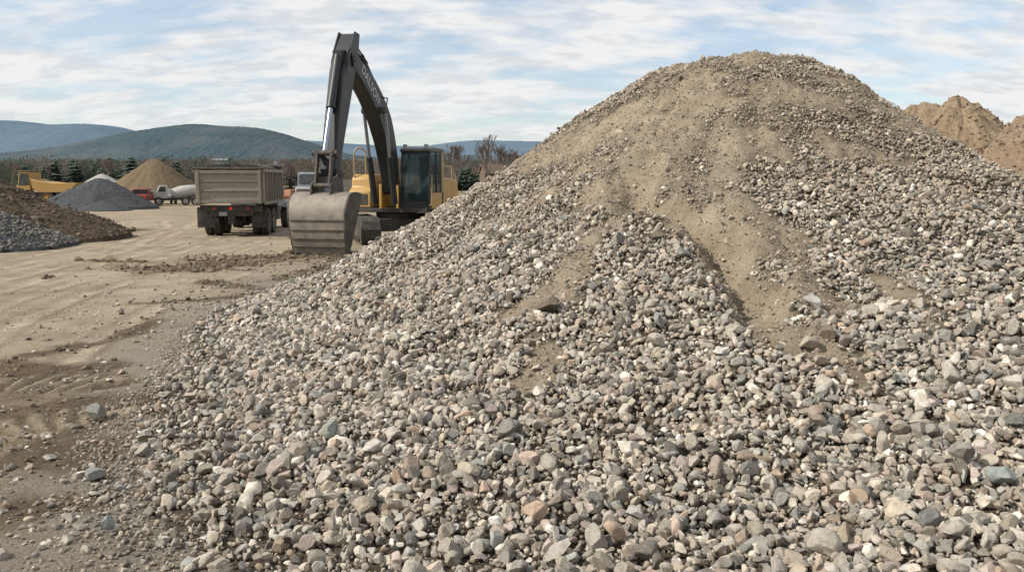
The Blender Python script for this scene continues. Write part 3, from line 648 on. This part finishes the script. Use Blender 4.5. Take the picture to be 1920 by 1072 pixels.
for sd in (-1, 1):
    MB().prism([(6.5, .95), (6.65, 1.15), (7.2, 1.28), (7.75, 1.12), (7.9, .9), (7.7, .95), (7.2, 1.14), (6.75, 1.0)], *sorted((sd * .72, sd * 1.22))).build('fender', M['pale'], tk, .02)
    mr = MB().box(6.4, 6.5, *sorted((sd * 1.32, sd * 1.5)), 1.75, 2.25); mr.tube((6.45, sd * 1.0, 2.2), (6.45, sd * 1.4, 2.22), .02); mr.tube((6.45, sd * 1.0, 1.8), (6.45, sd * 1.4, 1.78), .02)
    mr.build('mirror', M['black'], tk, .01)
MB().tube((5.05, -1.0, 1.1), (5.05, -1.0, 2.95), .08, n=12).build('exhaust_stack', M['chrome'], tk)
MB().tube((4.98, -1.28, 1.5), (4.4, -1.3, 2.55), .04, n=8).build('tarp_arm', M['chrome'], tk)
MB().box(7.9, 8.15, -1.15, 1.15, .5, .8).build('bumper', M['chrome'], tk, .02)
# ---------------- excavator
EX = empty('excavator', (-4.1, 30.4, 0), math.atan2(-.978, -.21)); tag(EX, 'yellow excavator with black boom and grey bucket lowered to the ground', 'excavator')
RU = R_(28)
def rotz(o): o.rotation_euler.z = RU; return o
for sd in (-1, 1):
    L, h = 1.75, .44
    pts = [(t, .02) for t in np.linspace(-L, L, 22)] + [(L + h * math.sin(a), .46 - h * math.cos(a)) for a in np.linspace(.15, PI - .15, 10)] + [(t, .90) for t in np.linspace(L, -L, 22)] + [(-L - h * math.sin(a), .46 + h * math.cos(a)) for a in np.linspace(.15, PI - .15, 10)]
    out = [(px * (1.0 + (.01 if i_ % 2 else 0)), .46 + (pz - .46) * (1.04 if i_ % 2 else .97)) for i_, (px, pz) in enumerate(pts)]
    tb_ = MB(); tb_.prism(out, sd * 1.15 - .3, sd * 1.15 + .3); rotz(tb_.build('track', M['chassis'], EX))
    fr = MB().box(-1.6, 1.6, sd * 1.15 - .34, sd * 1.15 + .34, .25, .62)
    for xx in np.linspace(-1.3, 1.3, 7): fr.tube((xx, sd * 1.15 - .33, .2), (xx, sd * 1.15 + .33, .2), .13, n=12)
    for xx in (-1.8, 1.8): fr.tube((xx, sd * 1.15 - .33, .46), (xx, sd * 1.15 + .33, .46), .3, n=16)
    rotz(fr.build('track_frame', M['steel_dark'], EX))
uc = MB().box(-.8, .8, -.83, .83, .38, .82)
n_ = 24; uc.add([(.72 * math.cos(2 * PI * k / n_), .72 * math.sin(2 * PI * k / n_), z) for z in (.8, 1.06) for k in range(n_)], [tuple(range(n_)), tuple(range(2 * n_ - 1, n_ - 1, -1))] + [(k, (k + 1) % n_, (k + 1) % n_ + n_, k + n_) for k in range(n_)])
rotz(uc.build('undercarriage', M['chassis'], EX, .02))
MB().box(-2.6, .95, -1.45, 1.45, 1.04, 1.18).build('deck', M['chassis'], EX, .02)
MB().prism([(-2.3, 1.18), (-2.3, 2.2), (-.5, 2.25), (-.35, 1.9), (-.35, 1.18)], -1.42, 1.42).build('engine_housing', M['yellow'], EX, .05)
MB().prism([(-3.1, 1.1), (-3.2, 1.5), (-3.1, 2.15), (-2.32, 2.2), (-2.32, 1.08)], -1.4, 1.4).build('counterweight', M['yellow'], EX, .09)
MB().prism([(-.3, 1.18), (-.3, 2.35), (.35, 2.35), (.55, 2.2), (.6, 1.9), (.85, 1.75), (.85, 1.18)], -1.44, -.62).build('side_tank', M['yellow'], EX, .05)
MB().box(.853, .87, -1.3, -.75, 1.3, 1.66).build('tank_panel', M['chassis'], EX, .005)
hr = MB(); hr.path([(.5, -1.35, 2.2), (.5, -1.35, 3.1), (.45, -1.25, 3.25), (.4, -1.1, 3.25), (.35, -.98, 3.1), (.35, -.98, 2.3)], .03)
hr.path([(.5, -1.35, 2.85), (-1.0, -1.38, 2.85), (-1.0, -1.38, 2.2)], .022); hr.build('handrail', M['rail'], EX)
hr = MB(); hr.path([(-1.2, 1.3, 2.2), (-1.2, 1.3, 2.65), (-2.6, 1.3, 2.65), (-2.6, 1.3, 2.15)], .022); hr.build('handrail', M['rail'], EX)
MB().tube((-1.5, -.5, 2.2), (-1.5, -.5, 2.75), .07, n=10).build('exhaust_pipe', M['chassis'], EX)
c0, c1, x0, x1, zb, zt = .47, 1.52, -.75, .92, 1.14, 3.22
cf = MB()
for yy in (c0, c1 - .07):
    cf.prism([(x1, zb), (x1 + .03, 2.2), (x1 - .18, zt - .1), (x1 - .27, zt - .1), (x1 - .07, 2.2), (x1 - .09, zb)], yy, yy + .07)
    cf.box(x0, x0 + .1, yy, yy + .07, zb, zt - .08); cf.box(-.02, .06, yy, yy + .07, zb, zt - .08)
    cf.box(x0, x1 - .1, yy, yy + .07, zt - .16, zt - .08)
    cf.box(x0, x1, yy + .01, yy + .06, zb, 1.72)
cf.box(x1 - .06, x1 + .01, c0 + .07, c1 - .07, zb, 1.42); cf.box(x1 - .28, x1 - .19, c0 + .07, c1 - .07, zt - .2, zt - .1); cf.box(x0, x0 + .06, c0 + .07, c1 - .07, zb, 2.1)
cabo = cf.build('cab', M['black'], EX, .015)
MB().prism([(x0 - .04, zt - .08), (x0, zt + .02), (x1 - .35, zt + .03), (x1 - .12, zt - .03), (x1 - .12, zt - .1), (x0 - .04, zt - .1)], c0 - .03, c1 + .03).build('cab_roof', M['roofcab'], cabo, .03)
MB().prism([(x1 - .03, 1.43), (x1 + .0, 2.2), (x1 - .21, zt - .2), (x1 - .23, zt - .2), (x1 - .02, 2.2), (x1 - .05, 1.43)], c0 + .07, c1 - .07).build('windscreen', M['glass'], cabo)
for yy, nm in ((c0 + .03, 'side_window'), (c1 - .04, 'door_window')):
    MB().prism([(.07, 1.73), (x1 - .08, 1.73), (x1 - .07, 2.2), (x1 - .26, zt - .17), (.07, zt - .17)], yy, yy + .012).build(nm, M['glass'], cabo)
    MB().box(x0 + .11, -.03, yy, yy + .012, 1.73, zt - .17).build('rear_side_window', M['glass'], cabo)
MB().box(x0 + .02, x0 + .035, c0 + .08, c1 - .08, 2.11, zt - .17).build('rear_window', M['glass'], cabo)
st = MB().box(-.35, .2, .75, 1.25, 1.5, 1.68); st.prism([(-.42, 1.6), (-.3, 1.6), (-.4, 2.35), (-.5, 2.35)], .75, 1.25); st.box(-.5, -.42, .87, 1.13, 2.34, 2.58); st.box(-.3, .1, .8, 1.2, 1.18, 1.5)
st.build('seat', M['seat'], cabo, .03)
for a0, b0 in ((.66, .7), (1.27, 1.31)):
    cn = MB().box(-.1, .35, a0, a0 + .08, 1.7, 1.8); cn.tube((.3, b0, 1.78), (.36, b0, 2.0), .02); cn.build('control_console', M['blackm'], cabo, .01)
MB().box(-.5, .7, c1 - .06, c1 + .015, 1.16, 1.70).build('door', M['yellow'], cabo, .01)
MB().box(x0 - .01, x0 + .22, c1 - .06, c1 + .012, 1.72, zt - .1).build('rear_pillar', M['rail'], cabo, .01)
MB().tube((x1 + .02, c0 + .12, 1.5), (x1 + .01, c0 + .14, 2.35), .012, n=6).build('wiper', M['blackm'], cabo)
MB().path([(.95, c1 + .02, 1.3), (1.02, c1 + .1, 1.3), (.92, c1 + .1, 2.3), (.85, c1 + .02, 2.3)], .018, 6).build('grab_rail', M['rail'], cabo)
mi = MB().box(.9, .96, c1 + .15, c1 + .33, 2.35, 2.65); mi.tube((.85, c1, 2.6), (.92, c1 + .2, 2.55), .012, n=6); mi.build('mirror', M['black'], cabo, .01)
for yy in (c0 + .1, c1 - .2): MB().box(x1 - .2, x1 - .08, yy, yy + .12, zt + .03, zt + .13).build('work_light', M['pale'], cabo, .01)
def ribbon(cl, th):
    up = []; lo = []
    for i_, (p, t) in enumerate(zip(cl, th)):
        a_ = cl[max(0, i_ - 1)]; b_ = cl[min(len(cl) - 1, i_ + 1)]; d = Vector((b_[0] - a_[0], b_[1] - a_[1])).normalized(); n__ = Vector((-d.y, d.x))
        up.append((p[0] + n__.x * t / 2, p[1] + n__.y * t / 2)); lo.append((p[0] - n__.x * t / 2, p[1] - n__.y * t / 2))
    return up + lo[::-1]
cl = smooth_poly([(.45, 1.75), (.75, 2.8), (1.4, 4.0), (2.6, 5.0), (4.2, 5.75)], 5); th = np.interp(np.linspace(0, 1, len(cl)), [0, .25, .5, .75, 1], [.45, .68, .90, .72, .42])
bo = MB(); bo.prism(ribbon(cl, th), -.24, .24); boom = bo.build('boom', M['black'], EX, .02)
for a0 in (-.36, .26):
    MB().box(.2, .75, a0, a0 + .1, 1.15, 2.0).build('boom_bracket', M['yellow'], EX, .02)
MB().tube((4.2, -.3, 5.75), (4.2, .3, 5.75), .12).build('pin', M['steel_dark'], boom); MB().tube((1.98, -.42, 4.4), (1.98, .42, 4.4), .11).build('pin', M['steel_dark'], boom); MB().tube((.47, -.4, 1.75), (.47, .4, 1.75), .12).build('pin', M['steel_dark'], boom)
hs = MB()
for yy in (-.1, 0, .1):
    off = [(p[0] - .0, yy, p[1]) for p in ribbon(cl, th * 1.12)[:len(cl)]]
    hs.path(off[5:], .025, 6)
for yy in (-.2, .2): hs.path([(cl[-4][0] - .3, yy, cl[-4][1] + .42), (3.95, yy, 6.2), (4.3, yy * 1.3, 6.2), (4.7, yy * 1.3, 5.6), (4.85, yy, 5.0)], .022, 6)
hs.path([(1.1, .1, 4.6), (1.4, .25, 4.85), (1.9, .25, 4.8), (2.2, .1, 5.15)], .02, 6)
hs.build('hydraulic_hose', M['blackm'], boom)
for sd in (-1, 1):
    bc = MB().tube((1.15, sd * .36, 1.35), (1.58, sd * .36, 2.9), .105, n=14).build('boom_cylinder', M['black'], EX)
    MB().tube((1.58, sd * .36, 2.9), (1.98, sd * .36, 4.38), .055, n=12).build('rod', M['chrome'], bc)
sc_ = MB().tube((1.5, 0, 4.82), (3.1, 0, 5.98), .12, n=14); sc_.prism([(1.3, 4.3), (1.4, 4.9), (1.6, 4.9), (1.8, 4.6)], -.14, .14); sc_ = sc_.build('stick_cylinder', M['black'], EX)
MB().tube((3.1, 0, 5.98), (3.95, 0, 6.34), .06, n=12).build('rod', M['chrome'], sc_)
sp = [(3.84, 6.46), (4.10, 6.5), (4.6, 5.85), (4.95, 5.3), (5.78, 2.45), (5.7, 2.25), (5.48, 2.3), (4.15, 5.15), (3.95, 5.6)]
stick = MB().prism(sp, -.23, .23).build('stick', M['black'], EX, .02)
for sd in (-.28, .23): MB().prism([(3.78, 6.52), (4.13, 6.55), (4.5, 6.0), (4.3, 5.5), (3.98, 5.6)], sd, sd + .05).build('stick_ear', M['black'], stick, .01)
bcy = MB().tube((4.8, 0, 5.75), (5.42, 0, 4.2), .13, n=14); bcy.prism([(4.5, 5.95), (4.9, 5.9), (4.9, 5.6), (4.6, 5.5)], -.13, .13); bcy = bcy.build('bucket_cylinder', M['black'], EX)
MB().tube((5.42, 0, 4.2), (5.9, 0, 2.95), .075, n=12).build('rod', M['chrome'], bcy)
for sd in (-.3, .24):
    lk = MB(); lk.prism([(5.42, 2.85), (5.58, 2.95), (5.98, 2.98), (6.0, 2.82), (5.6, 2.75)], sd, sd + .06)
    lk.prism([(5.82, 2.95), (5.98, 2.98), (6.2, 1.95), (6.05, 1.85)], sd * .8, sd * .8 + .06)
    lk.build('bucket_linkage', M['steel_dark'], EX, .01)
MB().tube((5.9, -.38, 2.9), (5.9, .38, 2.9), .08).build('linkage_pin', M['steel_dark'], EX); MB().tube((5.6, -.36, 2.33), (5.6, .36, 2.33), .1).build('linkage_pin', M['steel_dark'], EX)
tw = lambda x, z: .90 + .10 * min(1, max(0, z / 1.7))
arc = smooth_poly([(5.42, 1.74), (5.85, 1.80), (6.25, 1.74), (6.50, 1.50), (6.60, 1.2), (6.58, .75), (6.5, .35), (6.38, .02)], 5)
inn = [(x - .05 * (1 if z < 1.6 else .3), z - .045 * (1 if z > 1.3 else .2)) for x, z in arc][::-1]
BW = .86
bu = MB().prism(arc + inn, -BW, BW, tw).build('bucket', M['steel'], EX, .006)
for sd in (-1, 1):
    MB().prism(arc + [(6.25, .02), (5.95, .55), (5.6, 1.3)], *sorted((sd * (BW + .005), sd * (BW + .05))), tw).build('side_plate', M['steel_dark'], bu, .006)
def arcpt(k, o=.02):
    a_ = Vector(arc[k]); d = (Vector(arc[k + 1]) - a_).normalized(); nn = Vector((-d.y, d.x)); nn = nn if nn.x > 0 else -nn; return (a_.x + nn.x * o, a_.y + nn.y * o)
for k in (22, 25, 28, 31):
    a_ = arcpt(k, .0); b_ = arcpt(k, .025); c_ = arcpt(k + 1, .025); d_ = arcpt(k + 1, 0)
    MB().prism([a_, b_, (b_[0] * .6 + c_[0] * .4, b_[1] * .6 + c_[1] * .4), (a_[0] * .6 + d_[0] * .4, a_[1] * .6 + d_[1] * .4)], -BW + .03, BW - .03, tw).build('wear_strip', M['steel_dark'], bu)
for k in range(5):
    yy = -.68 + k * .34; MB().prism([(6.2, .08), (6.42, .1), (6.35, -.12), (6.24, -.2)], yy - .07, yy + .07).build('tooth', M['steel_dark'], bu, .01)
for sd in (-.32, .27): MB().prism([(5.35, 1.72), (5.45, 2.35), (5.6, 2.48), (5.75, 2.3), (6.0, 2.15), (6.25, 2.0), (6.3, 1.7), (5.9, 1.79)], sd, sd + .05).build('bucket_ear', M['steel_dark'], bu, .01)
MB().tube((6.12, -.34, 1.98), (6.12, .34, 1.98), .07).build('bucket_pin', M['steel_dark'], bu)
def text(body, size, parent, loc, rot, mat, name='lettering'):
    cu = bpy.data.curves.new(name, 'FONT'); cu.body = body; cu.size = size; cu.extrude = .003; cu.align_x = 'CENTER'; cu.align_y = 'CENTER'; cu.offset = .006; cu.space_character = 1.08
    t = bpy.data.objects.new(name, cu); C.objects.link(t); bpy.context.view_layer.update()
    me = bpy.data.meshes.new_from_object(t.evaluated_get(bpy.context.evaluated_depsgraph_get())); bpy.data.objects.remove(t)
    o = bpy.data.objects.new(name, me); C.objects.link(o); me.materials.clear(); me.materials.append(mat); o.parent = parent
    o.matrix_local = Matrix.Translation(loc) @ rot; return o
d = Vector((2.1 - 3.6, 0, 4.5 - 5.5)).normalized(); upv = Vector((0, 1, 0)).cross(d) ; upv = -upv if upv.z < 0 else upv
nrm = d.cross(upv)
rot = Matrix((d, upv, nrm)).transposed().to_4x4()
text('DALSON', .41, boom, Vector((2.85, .246, 5.1)), rot, M['text'])
# ---------------- yellow hauler far left
h = empty('hauler', (at(90, 372, 78).x, 78, 0), PI); tag(h, 'yellow articulated hauler beyond the grey gravel cone at far left', 'hauler')
cbh = MB().prism([(1.0, 1.3), (1.0, 2.95), (1.95, 2.95), (2.2, 1.3)], -.95, .95).build('cab', M['yellow_far'], h, .05)
MB().prism([(1.1, 1.75), (1.1, 2.8), (1.87, 2.8), (2.05, 1.75)], -.97, .97).build('side_window', M['dglass'], cbh)
MB().box(.95, 2.05, -1, 1, 2.96, 3.05).build('cab_roof', M['roof'], cbh, .02)
MB().prism([(2.2, .9), (2.2, 1.75), (3.1, 1.5), (3.2, .9)], -.8, .8).build('hood', M['yellow_far'], h, .06)
MB().prism([(-3.3, 1.95), (-3.0, 1.5), (-2.2, 1.1), (.2, 1.1), (.7, 1.5), (.8, 2.35), (.4, 2.15), (-1.2, 1.95), (-2.6, 1.95)], -1.25, 1.25).build('dump_body', M['yellow_far'], h, .05)
MB().box(-2.6, 2.8, -.45, .45, .65, 1.1).build('chassis', M['chassis'], h, .02)
for xx in (-2.0, -.5, 2.2):
    for sd in (-1, 1): wheel(h, xx, sd * 1.0, .65, .5, M['yellow_far'], sd)
# ---------------- red pickup (rear)
h = empty('pickup_truck', (at(268, 385, 74).x, 74, 0), R_(97)); tag(h, 'small red pickup truck parked in front of the tan sand cone', 'pickup truck')
MB().prism([(-2.2, .45), (-2.2, .98), (-.6, 1.0), (1.2, 1.0), (2.3, .9), (2.35, .45)], -.85, .85).build('body', M['red'], h, .06)
MB().prism([(-.6, .98), (-.45, 1.5), (.55, 1.5), (1.15, .98)], -.75, .75).build('cab', M['red'], h, .06)
MB().box(-.62, -.5, -.6, .6, 1.08, 1.4).build('rear_window', M['dglass'], h); MB().prism([(-.35, 1.05), (-.28, 1.4), (.45, 1.4), (.85, 1.05)], -.77, .77).build('side_window', M['dglass'], h)
MB().box(-2.32, -2.18, -.85, .85, .42, .58).build('bumper', M['chrome'], h, .02)
for yy in (-.78, .78): MB().box(-2.22, -2.19, yy - .06, yy + .06, .65, .9).build('tail_light', M['lens'], h)
for xx in (-1.4, 1.5):
    for sd in (-1, 1): wheel(h, xx, sd * .75, .34, .22, M['chrome'], sd)
# ---------------- white mixer
h = empty('concrete_mixer', (at(340, 388, 76).x, 76, 0), R_(200)); tag(h, 'white low mixer truck with rounded drum left of the dump truck', 'mixer truck')
dr = MB(); pr_ = [(.02, -1.4), (.3, -1.4), (.5, -1.0), (.58, -.3), (.58, .3), (.4, 1.0), (.02, 1.0)]
n_ = 22; kk = len(pr_); vs = []
for i_ in range(n_):
    t = 2 * PI * i_ / n_
    for r_, xx in pr_: vs.append((xx * 1.0 - .2, r_ * math.cos(t), 1.15 - xx * .14 + r_ * math.sin(t)))
dr.add(vs, [(i_ * kk + j_, i_ * kk + j_ + 1, ((i_ + 1) % n_) * kk + j_ + 1, ((i_ + 1) % n_) * kk + j_) for i_ in range(n_) for j_ in range(kk - 1)]); dr.build('drum', M['white'], h)
cbh = MB().prism([(1.1, .6), (1.1, 1.75), (1.7, 1.75), (1.95, 1.2), (2.4, 1.1), (2.4, .6)], -.85, .85).build('cab', M['white'], h, .05)
MB().prism([(1.2, 1.2), (1.2, 1.62), (1.62, 1.62), (1.8, 1.2)], -.87, .87).build('side_window', M['dglass'], cbh)
MB().box(-2, 2.2, -.4, .4, .45, .65).build('chassis', M['chassis'], h); MB().prism([(-1.9, .8), (-1.7, 1.6), (-1.5, 1.6), (-1.6, .7)], -.3, .3).build('chute', M['roof'], h, .02)
for xx in (-1.2, -.4, 1.8):
    for sd in (-1, 1): wheel(h, xx, sd * .75, .38, .28, M['white'], sd)
h = empty('pickup_truck', (at(312, 385, 80).x, 80, 0), R_(120)); tag(h, 'white pickup truck just right of the red pickup', 'pickup truck'); h.scale = (.8, .8, .8)
MB().prism([(-2.4, .45), (-2.4, 1.05), (-.6, 1.08), (1.2, 1.1), (2.5, 1.0), (2.5, .45)], -.9, .9).build('body', M['white'], h, .06)
MB().prism([(-.7, 1.05), (-.5, 1.75), (.6, 1.75), (1.25, 1.08)], -.8, .8).build('cab', M['white'], h, .06)
MB().prism([(-.5, 1.15), (-.38, 1.62), (.5, 1.62), (.95, 1.15)], -.82, .82).build('side_window', M['dglass'], h)
for xx in (-1.5, 1.6):
    for sd in (-1, 1): wheel(h, xx, sd * .8, .38, .24, M['chrome'], sd)
# ---------------- parked truck & dozer
h = empty('parked_truck', (at(586, 356, 62).x, 62, 0), R_(-100)); tag(h, 'parked truck with pale blue cab behind the excavator bucket', 'truck')
cbh = MB().prism([(-1.0, .9), (-1.0, 2.75), (.4, 2.75), (.6, 1.9), (.65, .9)], -.9, .9).build('cab', M['blue'], h, .06)
MB().prism([(.44, 2.6), (.63, 1.95), (.66, 1.95), (.47, 2.6)], -.78, .78).build('windscreen', M['dglass'], cbh)
MB().prism([(-.6, 1.9), (-.6, 2.5), (.25, 2.5), (.4, 1.9)], -.92, .92).build('side_window', M['dglass'], cbh)
MB().box(.6, 1.6, -.65, .65, .8, 1.7).build('hood', M['pale'], h, .08); MB().box(1.6, 1.63, -.5, .5, .9, 1.55).build('grille', M['chassis'], h)
MB().box(1.5, 1.75, -1.0, 1.0, .45, .75).build('bumper', M['chrome'], h, .02); MB().box(-5.5, 1.5, -.45, .45, .55, .85).build('chassis', M['chassis'], h)
MB().box(-5.6, -1.3, -1.0, 1.0, 1.0, 2.2).build('cargo_body', M['body'], h, .03)
for xx in (-4.4, .9):
    for sd in (-1, 1): wheel(h, xx, sd * .88, .5, .3, M['pale'], sd)
h = empty('bulldozer', (at(549, 360, 70).x, 70, 0), R_(-60)); tag(h, 'small orange bulldozer just right of the dump truck cab', 'bulldozer')
MB().box(-1.4, 1.2, -.55, .55, .6, 1.45).build('engine_housing', M['orange'], h, .05)
cbh = MB().box(-1.0, .1, -.6, .6, 1.45, 1.6)
for a_, b__ in ((-1, -.55), (-1, .5), (.05, -.55), (.05, .5)): cbh.box(a_, a_ + .06, b__, b__ + .06, 1.58, 2.42)
cbh.box(-1.05, .15, -.6, .6, 2.4, 2.48); cbh.build('canopy', M['chassis'], h)
for sd in (-1, 1): MB().prism([(-1.6, .3), (-1.3, .02), (1.1, .02), (1.4, .3), (1.1, .62), (-1.3, .72)], sd * .85 - .2, sd * .85 + .2).build('track', M['chassis'], h, .04)
MB().prism([(1.7, .05), (1.78, .5), (1.7, .95), (1.62, .95), (1.68, .5), (1.6, .05)], -1.3, 1.3).build('blade', M['orange'], h)
# ------------------------------------------------------------------ light & sky
S = Vector((-.84, -.26, .74)).normalized(); el = math.asin(S.z)
sun = bpy.data.lights.new('sun', 'SUN'); sun.energy = 5.0; sun.angle = R_(.5); sun.color = (1, .94, .84)
so = bpy.data.objects.new('sun', sun); C.objects.link(so); so.rotation_euler = (-S).to_track_quat('-Z', 'Y').to_euler(); so.location = (-20, 0, 30)
w = bpy.data.worlds.new('World'); SC.world = w; w.use_nodes = True; nt = w.node_tree; nt.nodes.clear()
out = N(nt, 'ShaderNodeOutputWorld'); sky = N(nt, 'ShaderNodeTexSky', sky_type='NISHITA'); sky.sun_disc = False; sky.sun_elevation = el; sky.sun_rotation = math.atan2(S.x, S.y)
sky.air_density = 1.0; sky.dust_density = .8; sky.ozone_density = 2.0
bg = N(nt, 'ShaderNodeBackground'); bg.inputs[1].default_value = .15; nt.links.new(sky.outputs[0], bg.inputs[0])
tc = N(nt, 'ShaderNodeTexCoord'); sx = N(nt, 'ShaderNodeSeparateXYZ'); nt.links.new(tc.outputs['Generated'], sx.inputs[0])
def mth(op, a, b=None, c=None):
    n = N(nt, 'ShaderNodeMath', operation=op)
    for i, s_ in enumerate((a, b, c)):
        if s_ is None: continue
        if hasattr(s_, 'links'): nt.links.new(s_, n.inputs[i])
        else: n.inputs[i].default_value = s_
    return n.outputs[0]
den = mth('ADD', mth('MAXIMUM', sx.outputs[2], 0.), .30)
cx = N(nt, 'ShaderNodeCombineXYZ'); nt.links.new(mth('DIVIDE', sx.outputs[0], den), cx.inputs[0]); nt.links.new(mth('MULTIPLY', mth('DIVIDE', sx.outputs[1], den), 2.0), cx.inputs[1]); cx.inputs[2].default_value = 5.2
n1 = noise(nt, 2.7, 9, .55, cx.outputs[0])
n2 = noise(nt, 8, 8, .58, cx.outputs[0])
mask = ramp(nt, n1.outputs[0], [(.40, (.32, .32, .32)), (.48, (.75, .75, .75)), (.55, (1, 1, 1))])
cc = ramp(nt, n2.outputs[0], [(.40, (.82, .85, .885)), (.54, (1, 1, 1))])
bc = N(nt, 'ShaderNodeBackground'); nt.links.new(cc.outputs[0], bc.inputs[0]); bc.inputs[1].default_value = .88
ms = N(nt, 'ShaderNodeMixShader'); nt.links.new(mask.outputs[0], ms.inputs[0]); nt.links.new(bg.outputs[0], ms.inputs[1]); nt.links.new(bc.outputs[0], ms.inputs[2])
nt.links.new(ms.outputs[0], out.inputs[0])
